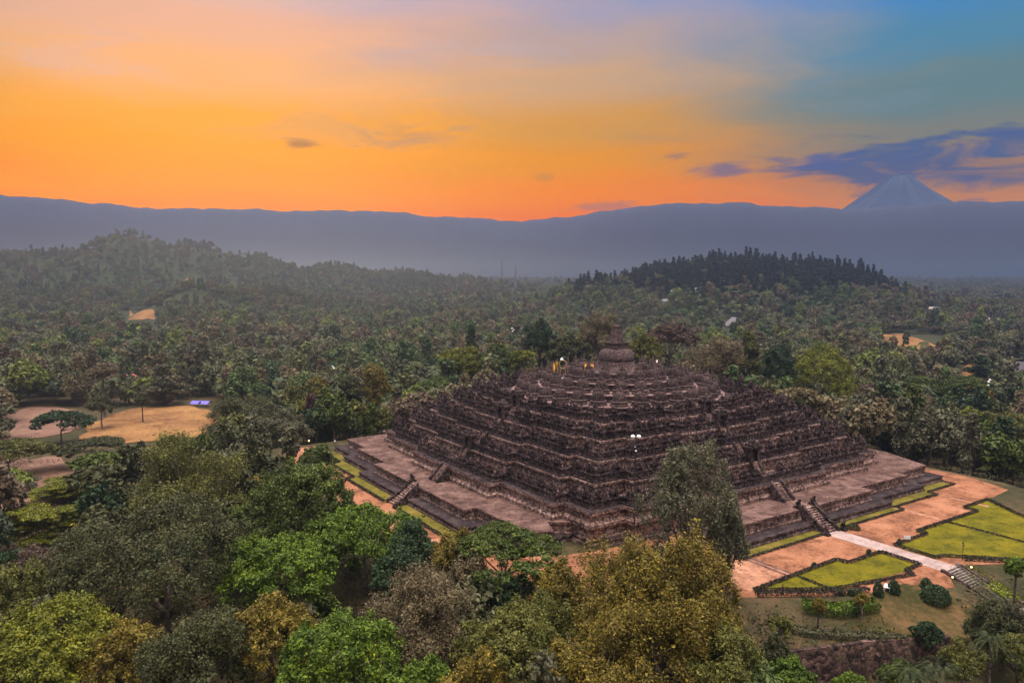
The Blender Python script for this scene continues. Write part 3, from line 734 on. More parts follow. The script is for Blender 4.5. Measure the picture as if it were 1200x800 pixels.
LM = {k: leaf_mat('leaves_' + k.replace(' ', '_').replace('-', '_'), v) for k, v in LEAF.items()}

def big_tree(px, top, bot, hw, dist, kind, colour, label, leaf=.55, cover=2.6, name='tree', stems=1, nl=8, seed=None, bark=None, group=None):
    """one tree, crown and trunk of its own; size in metres from its spread and distance"""
    rng = np.random.default_rng(seed or int(px * 31 + top * 7 + dist))
    x, y, zt = sight(px, top, dist); zb = sight(px, bot, dist)[2]; rx = hw * dist / F_PX
    g = gz1(x, y)
    if py_front(py=bot, dist=dist, top=top):
        while zb < g + 1.0 and dist > 78:                      # stand it where its foot meets the slope
            dist -= 2; x, y, zt = sight(px, top, dist); zb = sight(px, bot, dist)[2]; g = gz1(x, y)
        rx = hw * dist / F_PX
    zb = max(zb, g + .5); rz = zt - zb
    if rz < 1: return None
    area = 2 * PI * rx * (rx + rz) / 2 * 1.3; leaf = leaf * .66; n = int(min(52000, 1.15 * cover * area / (leaf * leaf * .5 * .55)))
    Q, lb = crown_leaves(rng, kind, n, rx, rz, leaf)
    o = thing(name, (x, y, g), label, 'tree', group)
    Q[:, :, 2] += zb - g
    c = link('crown', quads_mesh('crown', Q, LM[colour]), o)
    th = max(1.0, zb - g + rz * (.2 if kind != 'umbrella' else .35)); r0 = max(.18, min(.7, (zt - g) * .022))
    trunk_mb(rng, th, lb, zb - g, r0, nl, 0, stems).build('trunk', bark or M_bark, o)
    BIG.append((x, y, rx)); return o
BIG = []
def py_front(py, dist, top): return dist < 200
#          px  top  bot  hw  dist kind       colour           label
TREES = [
 (215, 512, 640, 88, 196, 'airy', 'olive green', 'wide olive tree with bare pale upper branches, tallest in the left half', .5, 2.2, 3),
 (190, 582, 748, 118, 152, 'round', 'dull brown-green', 'massive dark brownish-green tree filling the lower left, in front of the pale-branched olive tree', .5),
 (105, 610, 720, 55, 160, 'airy', 'dull brown-green', 'dark drooping tree at the left flank of the massive brownish tree', .5),
 (352, 536, 668, 66, 172, 'round', 'mid green', 'tall billowing mid green tree left of the temple stair', .55),
 (428, 588, 690, 70, 158, 'round', 'bright green', 'bright green billowing tree covering the sandy ground below the left stair', .55),
 (330, 620, 735, 72, 140, 'round', 'bright green', 'broad bright green tree with deep dark gaps, below the billowing mid green tree', .55),
 (482, 612, 690, 34, 150, 'round', 'dark green', 'small bluish dark tree at the right foot of the bright green tree', .5),
 (372, 522, 560, 24, 195, 'round', 'mid green', 'low rounded green tree beside the orange path at the temple left corner', .5),
 (550, 648, 730, 36, 134, 'airy', 'khaki', 'straw-coloured tree filling the gap below the flat-topped green tree', .4, 2.6),
 (655, 662, 745, 42, 124, 'airy', 'golden olive', 'gold-tinged tree between the very dark small tree and the golden grove', .42, 2.6),
 (468, 640, 720, 36, 140, 'round', 'dark green', 'dark green tree between the bright green tree and the straw-coloured one', .5),
 (60, 705, 850, 100, 104, 'round', 'yellow-green', 'yellow-green tree mottled with gold in the bottom left corner', .5),
 (140, 725, 850, 60, 98, 'round', 'golden olive', 'golden olive tree at the bottom edge, right of the mottled corner tree', .42),
 (20, 655, 760, 44, 118, 'airy', 'olive green', 'loose olive tree at the left edge above the mottled corner tree', .45),
 (235, 702, 860, 78, 108, 'airy', 'dull brown-green', 'dusky brown-green tree with fine pale leaves at the bottom left of centre', .42, 2.8),
 (320, 700, 830, 62, 116, 'round', 'golden olive', 'dark gold-tipped tree behind the dusky tree at the bottom', .45),
 (400, 712, 870, 80, 101, 'round', 'bright green', 'brightest green tree at the bottom edge, with a few rusty sprays', .5),
 (500, 762, 880, 40, 92, 'round', 'bright green', 'small vivid green tree at the bottom edge, right of the brightest tree', .45),
 (500, 665, 800, 78, 128, 'airy', 'khaki', 'feathery straw-coloured tree in the lower middle', .4, 2.6),
 (590, 616, 705, 82, 146, 'umbrella', 'mid green', 'flat-topped green tree hiding the left end of the stone footing', .5, 3.2),
 (530, 615, 690, 34, 150, 'airy', 'golden olive', 'small golden tree between the flat-topped tree and the left stair', .4),
 (595, 672, 740, 36, 128, 'round', 'dark green', 'small very dark tree under the flat-topped green tree', .45),
 (610, 715, 860, 82, 106, 'round', 'olive green', 'dense olive tree in the bottom middle below the very dark small tree', .45),
 (560, 760, 880, 50, 96, 'airy', 'golden olive', 'gold-brown bush-like tree at the bottom edge left of the dense olive tree', .42),
 (735, 608, 800, 80, 122, 'airy', 'golden olive', 'large golden tree with see-through twigs in front of the temple near corner', .42, 2.4),
 (815, 630, 830, 72, 120, 'airy', 'golden olive', 'golden tree with bare lower twigs beside the smaller lawn edge', .42, 2.2),
 (775, 688, 850, 95, 106, 'airy', 'golden olive', 'broad golden tree full of dry twigs below the near-corner golden tree', .42, 2.4),
 (640, 690, 800, 55, 116, 'airy', 'olive green', 'olive-gold tree beside the white railing, left of the golden grove', .42, 2.6),
 (700, 725, 880, 80, 98, 'airy', 'golden olive', 'golden tree with many dry stems at the bottom edge', .4, 2.0),
 (850, 740, 880, 60, 96, 'airy', 'olive green', 'olive tree at the bottom edge under the golden grove', .42),
 (810, 516, 700, 64, 140, 'round', 'grey-green', 'soft grey-green tree before the temple', .38, 3.0),
 (855, 575, 690, 26, 142, 'airy', 'grey-green', 'thin grey-green sapling crown leaning right of the soft grey-green tree', .35, 2.4),
 # left middle
 (70, 477, 530, 32, 285, 'umbrella', 'dark green', 'dark green umbrella-shaped tree left of the orange field', .7, 3.2),
 (8, 512, 572, 52, 235, 'umbrella', 'olive green', 'flat spreading olive tree at the left edge below the brown ground', .6, 2.8),
 (110, 512, 545, 46, 250, 'umbrella', 'dull brown-green', 'low brown flat-topped tree at the near edge of the orange field', .6, 2.8),
 (128, 530, 560, 30, 225, 'umbrella', 'mid green', 'fresh green low tree just below the orange field', .6),
 (75, 560, 600, 48, 205, 'layered', 'yellow-green', 'upper yellow-green rain tree with flat tiers at the left', .55, 3),
 (40, 596, 640, 55, 180, 'layered', 'yellow-green', 'lower yellow-green rain tree with flat tiers at the left edge', .55, 3),
 (90, 585, 625, 36, 188, 'layered', 'yellow-green', 'middle yellow-green rain tree with flat tiers', .55, 3),
 (20, 555, 600, 30, 215, 'airy', 'grey-green', 'thin grey tree on the brown ground at the left edge', .5, 1.6),
 (60, 630, 700, 42, 170, 'airy', 'reddish brown', 'leafless brownish tree below the tiered rain trees', .45, 1.6),
 (166, 460, 478, 8.5, 330, 'round', 'dull brown-green', 'small round lone tree at the far edge of the orange field', .7),
 (118, 461, 488, 17, 318, 'airy', 'dull brown-green', 'dark thin-leaved tree at the far left edge of the orange field', .7, 2),
 (120, 425, 450, 16, 345, 'umbrella', 'khaki', 'yellowish high-crowned tree on two bare pale trunks beyond the orange field', .8, 3),
 (7, 560, 590, 14, 225, 'round', 'dark green', 'small dark tree at the left edge on bare soil', .6),
 # behind the left corner
 (290, 462, 545, 58, 252, 'airy', 'dull brown-green', 'broad dull brown tree right of the orange field', .55, 3),
 (335, 480, 550, 38, 235, 'airy', 'grey-green', 'greyish tree between the broad dull tree and the temple path', .5, 3),
 (372, 446, 515, 28, 262, 'column', 'golden olive', 'gold-topped columnar tree behind the temple left corner', .6, 3),
 (408, 440, 515, 26, 270, 'layered', 'dull brown-green', 'dark tiered tree behind the temple left corner', .6, 3.2),
 (437, 428, 505, 27, 275, 'column', 'golden olive', 'tall golden columnar tree beside the dark tiered one', .6, 3),
 (416, 489, 514, 11, 250, 'round', 'mid green', 'little round clipped tree at the far left corner of the footing', .5, 3),
 (447, 477, 507, 22, 258, 'round', 'olive green', 'rounded green bush-tree against the temple left foot', .55, 3),
 (470, 470, 500, 14, 270, 'round', 'yellow-green', 'yellow-green rounded tree just behind the temple left edge', .6, 3),
 (505, 440, 480, 30, 300, 'round', 'mid green', 'green leafy tree behind the left shoulder of the temple', .7),
 (490, 450, 478, 9, 300, 'round', 'reddish brown', 'small pinkish-brown round tree behind the left shoulder', .6, 3),
 (504, 448, 470, 7, 305, 'round', 'golden olive', 'small golden round tree next to the pinkish one', .6, 3),
 (552, 378, 450, 9, 345, 'column', 'dark green', 'slender dark conifer-like tree behind the temple', .7, 3.4),
 (540, 405, 450, 30, 330, 'airy', 'yellow-green', 'light yellow-green tree left of the slender dark one', .8, 3),
 (585, 402, 450, 26, 325, 'round', 'mid green', 'green tree behind the pinnacles of the left shoulder', .8),
 (612, 408, 448, 20, 305, 'layered', 'yellow-green', 'pale green tiered tree behind the upper left terraces', .7, 3),
 (632, 373, 440, 22, 335, 'round', 'dark green', 'tall dark green tree left of the great bell', .8, 3),
 (668, 390, 440, 28, 320, 'round', 'dull brown-green', 'shadowy tree mass between the dark tree and the bell', .8, 3),
 (706, 366, 435, 32, 345, 'airy', 'khaki', 'thin khaki tree directly behind the great bell', .7, 2.2),
 (755, 392, 440, 24, 300, 'round', 'olive green', 'rounded olive tree right of the great bell', .7, 3),
 (785, 376, 440, 42, 325, 'umbrella', 'reddish brown', 'umbrella-shaped reddish brown tree on a tall bare trunk right of the bell', .7, 3.2),
 (843, 386, 465, 46, 305, 'airy', 'khaki', 'dry brown fan-branched tree behind the right terraces', .6, 2.8),
 (880, 384, 460, 18, 315, 'column', 'olive green', 'olive tree between the dry brown and the dark round trees', .7, 3),
 (912, 400, 480, 26, 300, 'round', 'dark green', 'very dark round-headed tree behind the temple right shoulder', .6, 3),
 (962, 408, 515, 50, 300, 'round', 'yellow-green', 'big yellow-green tree leaning over the temple right side', .7, 3),
 (945, 450, 520, 36, 290, 'round', 'dull brown-green', 'shaded tree below the big yellow-green one', .6, 3),
 (1030, 447, 545, 46, 272, 'layered', 'reddish brown', 'brownish tree with drooping tiers at the temple right corner', .6, 3.2),
 (1000, 468, 540, 28, 280, 'round', 'dull brown-green', 'dark tree behind the right corner of the base', .6, 3),
 (1065, 452, 520, 38, 290, 'airy', 'khaki', 'straw-coloured tree beyond the brownish tiered tree', .6, 2.6),
 (1050, 500, 545, 22, 262, 'round', 'dark green', 'low dark tree at the edge of the orange path', .5, 3),
 (1125, 484, 565, 50, 255, 'umbrella', 'olive green', 'large spreading tree with sunlit top tiers and black shade below, right', .6, 3.2),
 (1085, 495, 560, 30, 262, 'round', 'dark green', 'dark bushy tree left of the large spreading tree', .55, 3),
 (1180, 478, 560, 48, 250, 'round', 'olive green', 'olive dense tree at the right edge', .6, 3),
 (1150, 520, 585, 34, 238, 'round', 'dull brown-green', 'dusky low tree between the spreading tree and the right edge', .5, 3),
 (1145, 545, 580, 18, 232, 'round', 'olive green', 'pale green bush-tree beside the lit lamp at the right', .45, 3),
 (1185, 536, 600, 30, 225, 'airy', 'mid green', 'green tree with a bare white trunk at the right edge above the lawn', .45, 2.4),
 (1135, 440, 475, 30, 330, 'round', 'mid green', 'rounded grove tree beyond the right-hand wood', .7, 3),
 (1150, 413, 445, 16, 400, 'layered', 'dark green', 'dark cedar-like tree on the orange clearing far right', .9, 3),
 (1080, 440, 470, 26, 350, 'round', 'mid green', 'rounded green tree in the grove right of the temple', .8, 3),
 # bottom right slope
 (925, 768, 830, 30, 96, 'round', 'bright green', 'round bright green bush-tree below the retaining wall', .35, 3),
 (1000, 790, 840, 26, 92, 'round', 'bright green', 'bright green bush-tree at the bottom edge right of the wall', .35, 3),
 (1085, 725, 760, 18, 118, 'round', 'dark green', 'dark round shrub alone on the dry slope', .35, 3),
 (1165, 700, 790, 34, 108, 'airy', 'dull brown-green', 'dark wind-bent tree at the right end of the dry slope', .35, 2.6),
 (1192, 654, 680, 14, 118, 'round', 'bright green', 'vivid light green tree at the right edge above the flower bank', .35, 3),
 (1190, 700, 770, 24, 112, 'airy', 'grey-green', 'greyish shrub-tree at the right edge below the flower bank', .35, 2.6),
 (1195, 740, 800, 28, 100, 'round', 'olive green', 'olive shrub-tree in the bottom right corner', .35, 3),
 (1130, 752, 800, 30, 100, 'airy', 'olive green', 'loose olive bush-tree between the palms at the bottom right', .3, 3),
 (1055, 770, 820, 22, 98, 'round', 'mid green', 'mid green bush-tree right of the rubble wall', .32, 3),
 (1178, 725, 760, 20, 112, 'round', 'dark green', 'dark bush-tree under the greyish shrub at the right edge', .32, 3),
 (905, 745, 800, 24, 100, 'airy', 'dull brown-green', 'dusky bush-tree at the left end of the rubble wall', .32, 3),
 (915, 720, 748, 18, 116, 'airy', 'olive green', 'olive bush-tree below the left end of the walkers hedge', .3, 2.6),
 (960, 700, 722, 8, 122, 'round', 'golden olive', 'small yellowish bush beside the two walkers', .3, 3),
 (1010, 693, 712, 9, 122, 'airy', 'golden olive', 'yellow flowering bush below the sandy walk', .3, 3),
]
for T in TREES:
    px, top, bot, hw, dist, kind, colr, lab = T[:8]
    leaf = T[8] if len(T) > 8 else .5; cov = T[9] if len(T) > 9 else 2.8; stems = T[10] if len(T) > 10 else 1
    big_tree(px, top, bot, hw, dist, kind, colr, lab, leaf, cov, stems=stems, bark=M_bark_lt if kind == 'airy' else M_bark, nl=14 if kind == 'airy' else 8)

# palms
M_frond = leaf_mat('palm_fronds', [(.016, .024, .008), (.035, .050, .014), (.062, .080, .022), (.095, .115, .034)])
def frond_quads(rng, nf, L, base, leaflets=14, w=.55, thick=.42):
    Qs = []
    for k in range(nf):
        a = 2 * PI * k / nf + rng.uniform(-.2, .2); e0 = rng.uniform(-.15, 1.25); l = L * rng.uniform(.8, 1.1); d = np.array([math.cos(a), math.sin(a), 0]); s = np.array([-d[1], d[0], 0])
        tt = np.linspace(.08, 1, leaflets)
        def pt(q): return base + d * l * (math.cos(e0) * q + .15 * q * q) + np.array([0, 0, 1]) * l * (math.sin(e0) * q - (.55 + .35 * (e0 > .5)) * q * q)
        for i, q in enumerate(tt[:-1]):
            p = pt(q); p2 = pt(tt[i + 1]); dr = unit(p2 - p); wl = l * w * math.sin(PI * (q * .8 + .15)) * .55
            for sg in (-1, 1):
                tip = p + dr * wl * .7 + s * sg * wl + np.array([0, 0, -.35 * wl]); g = np.linalg.norm(p2 - p) * thick
                Qs.append([p, p + dr * g + s * sg * wl * .45 + (0, 0, -.02), tip, p2 if thick > .3 else p - dr * g + s * sg * wl * .4])
    return np.array(Qs)
def palm_parts(rng, H, L, nf=16, leaflets=14, thick=.42):
    lean = rng.normal(size=2) * H * .06; top = np.array([lean[0], lean[1], H])
    mb = MB(); mb.tube([(0, 0, -.8), (lean[0] * .25, lean[1] * .25, H * .4), (lean[0] * .6, lean[1] * .6, H * .75), tuple(top)], [.26, .19, .16, .15], 6)
    return mb, frond_quads(rng, nf, L, top, leaflets, .55, thick)
def big_palm(px, ytop, dist, H, L, label, nf=18):
    rng = np.random.default_rng(int(px + dist)); x, y, z = sight(px, ytop, dist); g = gz1(x, y)
    H = max(1.5, z - g - L * .35)
    o = thing('palm_tree', (x, y, g), label, 'palm tree'); mb, Q = palm_parts(rng, H, L, nf, 26, .16)
    mb.build('trunk', M_bark, o); link('crown', quads_mesh('crown', Q, M_frond), o)
big_palm(772, 752, 97, 8, 4.2, 'palm with long upright fronds at the bottom edge under the golden trees')
big_palm(656, 703, 118, 8, 2.6, 'small fan of palm fronds beside the golden trees, near the white railing')
big_palm(22, 663, 125, 9, 4.2, 'palm with drooping fronds at the left edge below the tiered trees')
big_palm(75, 655, 150, 9, 5.5, 'palm with long arching pale fronds in front of the massive brownish tree')
big_palm(1160, 735, 100, 7, 4.5, 'dark drooping palm at the lower right corner of the slope')
big_palm(421, 394, 430, 14, 4.5, 'lone dark coconut palm above the woods left of the temple')
big_palm(1100, 765, 92, 3, 5.0, 'yellow-green clump of arching bamboo-like fronds at the bottom right')
big_palm(1070, 772, 90, 3, 4.5, 'second, left-hand clump of arching bamboo-like fronds at the bottom right')

# kinds of forest tree, each mesh shared by many copies
def proto(kind, seed, n, rx, H, cb, leaf, stems=1):
    rng = np.random.default_rng(seed); rz = H - cb
    Q, lb = crown_leaves(rng, kind, n, rx, rz, leaf); Q[:, :, 2] += cb
    tb = trunk_mb(rng, cb + rz * .25, lb, cb, .28, 5, 0, stems)
    return Q, tb
PR = [('round', 4.6, 11, 1.6), ('round', 5.4, 14, 2.2), ('round', 3.9, 13, 1.6), ('airy', 4.8, 12, 2.2), ('umbrella', 6.2, 11, 4.5), ('layered', 4.8, 15, 2.0), ('column', 3.4, 16, 1.5), ('airy', 5.4, 15, 3.0), ('round', 5.0, 9, 1.0), ('column', 2.6, 13, 1.5)]
PROTO = [proto(k, 100 + i, 3000, rx, H, cb, .78) for i, (k, rx, H, cb) in enumerate(PR)]
KN = {'round': 'round-headed', 'airy': 'loose-crowned', 'umbrella': 'flat-topped', 'layered': 'tiered', 'column': 'narrow'}
COLS = ['dark green', 'mid green', 'olive green', 'dull brown-green', 'grey-green', 'khaki', 'reddish brown', 'yellow-green', 'golden olive']
CW = np.array([.17, .20, .20, .16, .12, .05, .04, .035, .025]); CW /= CW.sum()
PM = {}
def proto_mesh(i, colr):
    if (i, colr) not in PM:
        PM[(i, colr)] = (quads_mesh('crown', PROTO[i][0], LM[colr]), PM.get(('t', i)) or PM.setdefault(('t', i), PROTO[i][1].mesh('trunk', M_bark_lt if i % 2 else M_bark)))
    return PM[(i, colr)]
# scatter
def scatter():
    rng = np.random.default_rng(21); out = []
    d = 60.
    while d < 5200:
        s = 6.2 if d < 150 else 7.6 if d < 650 else (9.5 if d < 1300 else (15 if d < 2500 else 26)); k = .62 if d < 150 else 1.0 if d < 1300 else (1.45 if d < 2500 else 2.3)
        wdt = d * math.tan(math.radians(36)); n = int(2 * wdt / s)
        for i in range(n):
            r = -wdt + (i + rng.uniform(-.1, 1.1)) * s; f = d + rng.uniform(-.55, .55) * s
            out.append((CX + f * FW[0] + r * RT[0], CY + f * FW[1] + r * RT[1], k, d))
        d += s * .95
    return np.array(out)
SC = scatter()
E_ = edge_dist(SC[:, 0], SC[:, 1]); keep = E_ > np.where(SC[:, 3] < 230, 8, 5)
for ring in DR:
    X, Y = SC[:, 0], SC[:, 1]; ins = np.zeros(len(SC), bool); m = len(ring)
    for i in range(m):
        a, b = ring[i], ring[(i + 1) % m]; ins ^= ((a[1] > Y) != (b[1] > Y)) & (X < (b[0] - a[0]) * (Y - a[1]) / (b[1] - a[1] + 1e-12) + a[0])
        # and the line of sight in front of the clearing
    c = ring.mean(0); rr = np.max(np.linalg.norm(ring - c, axis=1)); u = unit(CAMP - c); qx = (X - c[0]) * u[0] + (Y - c[1]) * u[1]; qy = np.abs(-(X - c[0]) * u[1] + (Y - c[1]) * u[0])
    keep &= ~ins & ~((qx > 0) & (qx < 30) & (qy < rr * .75))
for x, y, r in BIG: keep &= np.hypot(SC[:, 0] - x, SC[:, 1] - y) > r * .55 + 2
SC = SC[keep]; Z = gz(SC[:, 0], SC[:, 1])
d0 = (SC[:, :2] - CAMP) @ FW; px, py = np.array([to_px(x, y, z + 8) for x, y, z in zip(SC[:, 0], SC[:, 1], Z)]).T
ok = (px > -60) & (px < 1260) & (py < 850) & ~((px > 885) & (py > 600))
base = np.array([to_px(x, y, z)[1] for x, y, z in zip(SC[:, 0], SC[:, 1], Z)]); topy = np.array([to_px(x, y, z + 12 * k)[1] for x, y, z, k in zip(SC[:, 0], SC[:, 1], Z, np.minimum(SC[:, 2], 1))])
for x0, x1, y0, y1 in [(92, 262, 478, 515), (0, 98, 478, 512), (0, 92, 535, 615), (144, 184, 364, 388), (1034, 1106, 392, 411), (1124, 1146, 428, 466), (850, 868, 374, 384), (788, 798, 341, 344), (808, 818, 340, 343), (776, 786, 353, 355), (208, 236, 325, 331), (84, 96, 438, 442), (144, 162, 440, 447), (1176, 1200, 428, 442), (1118, 1138, 462, 468), (1148, 1172, 374, 378), (1088, 1104, 361, 365), (224, 246, 466, 476)]: ok &= ~((px > x0 - 4) & (px < x1 + 4) & (topy < y1 - 3) & (base > y0))
SC, Z, px, py = SC[ok], Z[ok], px[ok], py[ok]
lh = (px < 540) & (Z > -2) & (SC[:, 3] > 850); SC[lh, 2] = np.where(SC[lh, 3] > 1300, .9, .72)
rng = np.random.default_rng(5)
# which kind grows where: pines on the hill, palms in the plain
hx, hy, _ = sight(850, 330, 1120)
hr = (SC[:, 0] - hx) * RT[0] + (SC[:, 1] - hy) * RT[1]; hf = (SC[:, 0] - hx) * FW[0] + (SC[:, 1] - hy) * FW[1]
prob = np.exp(-.5 * ((hr / 190) ** 2 + (hf / 150) ** 2) ** 2); upper = Z > 21 + 6 * rng.normal(size=len(Z))
pine = upper & (rng.random(len(Z)) < .9) & (np.abs(hr) < 330) & (np.abs(hf) < 320)
pnoise = hash_noise(SC[:, 0], SC[:, 1], 130, 9)
palm = ~pine & ~lh & (SC[:, 3] > 300) & (rng.random(len(Z)) < np.clip(.16 + .35 * pnoise, .03, .5)) & (SC[:, 3] < 1400)
kindi = np.where(pine, 2, np.where(palm, 1, 0))
# colour drifts through the wood in patches
cn = hash_noise(SC[:, 0], SC[:, 1], 70, 4)
def zone(px, py, d):
    h = 'in the hazy distance' if d > 560 else ('in the middle woods' if d > 380 else 'in the nearer woods')
    s = 'at the far left' if px < 200 else ('left of the temple' if px < 470 else ('behind the temple' if px < 950 else 'right of the temple'))
    return f'{h} {s}'
app = 1 / SC[:, 3]
def pick(mask, n):
    idx = np.where(mask & (px > 0) & (px < 1200) & ~((px > 440) & (px < 1040) & (py > 470)))[0]
    return idx[np.argsort(-app[idx])][:n]
ib = pick(kindi == 0, 290); ip = pick(kindi == 1, 110); iq = pick((kindi == 2) & (py < 375), 170)
# pines nearest the crest show largest: take those on the near side
def single(idx, objs_of, cat, name):
    made = {}
    for i in idx:
        key, meshes, lab, sc_ = objs_of(i)
        x, y = SC[i, :2]; rz = rng.uniform(0, 6.28)
        if key not in made:
            o = thing(name, (x, y, Z[i] - .2), lab, cat, lab, rz, sc_)
            for nm, me in meshes: link(nm, me, o)
            made[key] = o
        else: o = copy_thing(made[key], (x, y, Z[i] - .2), rz, sc_, lab, lab)
def broad(i):
    v = rng.integers(len(PR)); 
    c = rng.choice(len(COLS), p=CW) if rng.random() < .55 else int(np.clip((cn[i] + 1) / 2 * 5, 0, 4.9))
    colr = COLS[c]; cr, tr = proto_mesh(v, colr); s = rng.uniform(.8, 1.3) * SC[i, 2]
    return (v, colr), [('crown', cr), ('trunk', tr)], f'{colr} {KN[PR[v][0]]} broadleaf tree {zone(px[i], py[i], SC[i, 3])}', (s * rng.uniform(.9, 1.15), s * rng.uniform(.9, 1.15), s * rng.uniform(.85, 1.2))
single(ib, broad, 'tree', 'broadleaf_tree')
PALM = [palm_parts(np.random.default_rng(300 + i), h, 4.2, 15, 8) for i, h in enumerate((9, 11, 13))]
PALM = [(mb.mesh('trunk', M_bark_lt), quads_mesh('crown', Q, M_frond)) for mb, Q in PALM]
def palmf(i):
    v = rng.integers(3); s = rng.uniform(.9, 1.25)
    return v, [('crown', PALM[v][1]), ('trunk', PALM[v][0])], f'{["short", "middling", "tall"][v]} coconut palm {zone(px[i], py[i], SC[i, 3])}', (s, s, s)
single(ip, palmf, 'palm tree', 'palm_tree')
M_pine = leaf_mat('pine_needles', [(.004, .009, .006), (.008, .016, .010), (.014, .025, .015), (.022, .036, .020)], .1)
def pine_parts(rng, H, R0):
    cen = []; nr = []
    for z in np.linspace(.22, .98, 15):
        n = int(5 + 7 * (1 - z)); rr = R0 * (1 - z) ** .6 * rng.uniform(.6, 1.2) + .25
        for k in range(n):
            a = rng.uniform(0, 6.28); l = rr * rng.uniform(.5, 1.15)
            for q in np.linspace(.25, 1, 5):
                for _ in range(3):
                    cen.append((l * q * math.cos(a) + rng.normal() * .3, l * q * math.sin(a) + rng.normal() * .3, H * z - .25 * l * q * q + rng.normal() * .25)); nr.append((math.cos(a) * .4, math.sin(a) * .4, .8))
    mb = MB(); mb.tube([(0, 0, -1), (.1, 0, H * .5), (0, .05, H * .97)], [.32, .2, .04], 6)
    return mb.mesh('trunk', M_bark), quads_mesh('crown', leaf_quads(rng, np.array(cen), np.array(nr), 1.1, .6, .5), M_pine)
PINE = [pine_parts(np.random.default_rng(400 + i), h, r) for i, (h, r) in enumerate(((16, 5.0), (19, 5.4), (14, 4.8), (21, 4.4)))]
def pinef(i):
    v = rng.integers(4); s = rng.uniform(.95, 1.5); sd = 'on the left shoulder' if px[i] < 760 else ('on the crest' if px[i] < 950 else 'on the right shoulder')
    return v, [('crown', PINE[v][1]), ('trunk', PINE[v][0])], f'dark {["middling", "tall", "short", "slender tall"][v]} pine {sd} of the wooded hill', (s, s, s * rng.uniform(.9, 1.1))
single(iq, pinef, 'pine tree', 'pine_tree')

def masses(name, idx, meshes, scales, rng):
    """the rest of a wood that reads as one mass"""
    col = bpy.data.collections.new(name + ' kinds')
    for k, me in enumerate(meshes):
        o = bpy.data.objects.new(f'{name}_kind_{k:03d}', me); col.objects.link(o)
    n = len(idx); me = bpy.data.meshes.new(name); me.vertices.add(n)
    me.vertices.foreach_set('co', np.column_stack([SC[idx, 0], SC[idx, 1], Z[idx] - .3]).astype(np.float32).ravel())
    a = me.attributes.new('rot', 'FLOAT_VECTOR', 'POINT'); rv = np.zeros((n, 3)); rv[:, 2] = rng.uniform(0, 6.28, n); a.data.foreach_set('vector', rv.astype(np.float32).ravel())
    a = me.attributes.new('scl', 'FLOAT_VECTOR', 'POINT'); a.data.foreach_set('vector', scales.astype(np.float32).ravel())
    a = me.attributes.new('which', 'INT', 'POINT'); a.data.foreach_set('value', rng.integers(0, len(meshes), n).astype(np.int32))
    o = link(name, me); tag(o, kind='stuff')
    g = bpy.data.node_groups.new(name, 'GeometryNodeTree')
    g.interface.new_socket('Geometry', in_out='INPUT', socket_type='NodeSocketGeometry'); g.interface.new_socket('Geometry', in_out='OUTPUT', socket_type='NodeSocketGeometry')
    gi = g.nodes.new('NodeGroupInput'); go = g.nodes.new('NodeGroupOutput'); ip_ = g.nodes.new('GeometryNodeInstanceOnPoints'); ci = g.nodes.new('GeometryNodeCollectionInfo')
    ci.inputs['Collection'].default_value = col; ci.inputs['Separate Children'].default_value = True; ci.inputs['Reset Children'].default_value = True
    def attr(nm, ty):
        q = g.nodes.new('GeometryNodeInputNamedAttribute'); q.data_type = ty; q.inputs['Name'].default_value = nm; return q.outputs['Attribute']
    g.links.new(gi.outputs[0], ip_.inputs['Points']); g.links.new(ci.outputs[0], ip_.inputs['Instance']); ip_.inputs['Pick Instance'].default_value = True
    g.links.new(attr('which', 'INT'), ip_.inputs['Instance Index']); g.links.new(attr('rot', 'FLOAT_VECTOR'), ip_.inputs['Rotation']); g.links.new(attr('scl', 'FLOAT_VECTOR'), ip_.inputs['Scale'])
    g.links.new(ip_.outputs[0], go.inputs[0])
    md = o.modifiers.new('wood', 'NODES'); md.node_group = g
    return o
FCOL = [(0.0468, 0.1072, 0.0286), (0.0749, 0.1463, 0.0315), (0.1061, 0.1706, 0.0372), (0.1404, 0.1625, 0.0486), (0.0874, 0.0943, 0.0429), (0.1248, 0.1268, 0.0644), (0.1638, 0.182, 0.0786), (0.2106, 0.1706, 0.0786), (0.1482, 0.104, 0.0601), (0.1872, 0.2438, 0.0286), (0.0624, 0.1219, 0.0429), (0.0343, 0.0715, 0.0286)]
M_forest = leaf_mat('forest_leaves', FCOL, .2, True)
rest = np.setdiff1d(np.where(kindi == 0)[0], ib)
def sc_of(idx, lo, hi):
    s = rng.uniform(lo, hi, len(idx)) * SC[idx, 2]; return np.column_stack([s * rng.uniform(.9, 1.15, len(idx)), s * rng.uniform(.9, 1.15, len(idx)), s * rng.uniform(.85, 1.15, len(idx)) / SC[idx, 2] ** .35])
masses('forest', rest, [quads_mesh('forest_crown', Q, M_forest) for Q, _ in PROTO], sc_of(rest, .6, 1.65), rng)
rest = np.setdiff1d(np.where(kindi == 1)[0], ip)
masses('palm_grove', rest, [c for _, c in PALM], sc_of(rest, .9, 1.25), rng)
rest = np.setdiff1d(np.where(kindi == 2)[0], iq)
if len(rest): masses('pine_wood', rest, [c for _, c in PINE], sc_of(rest, .9, 1.45), rng)

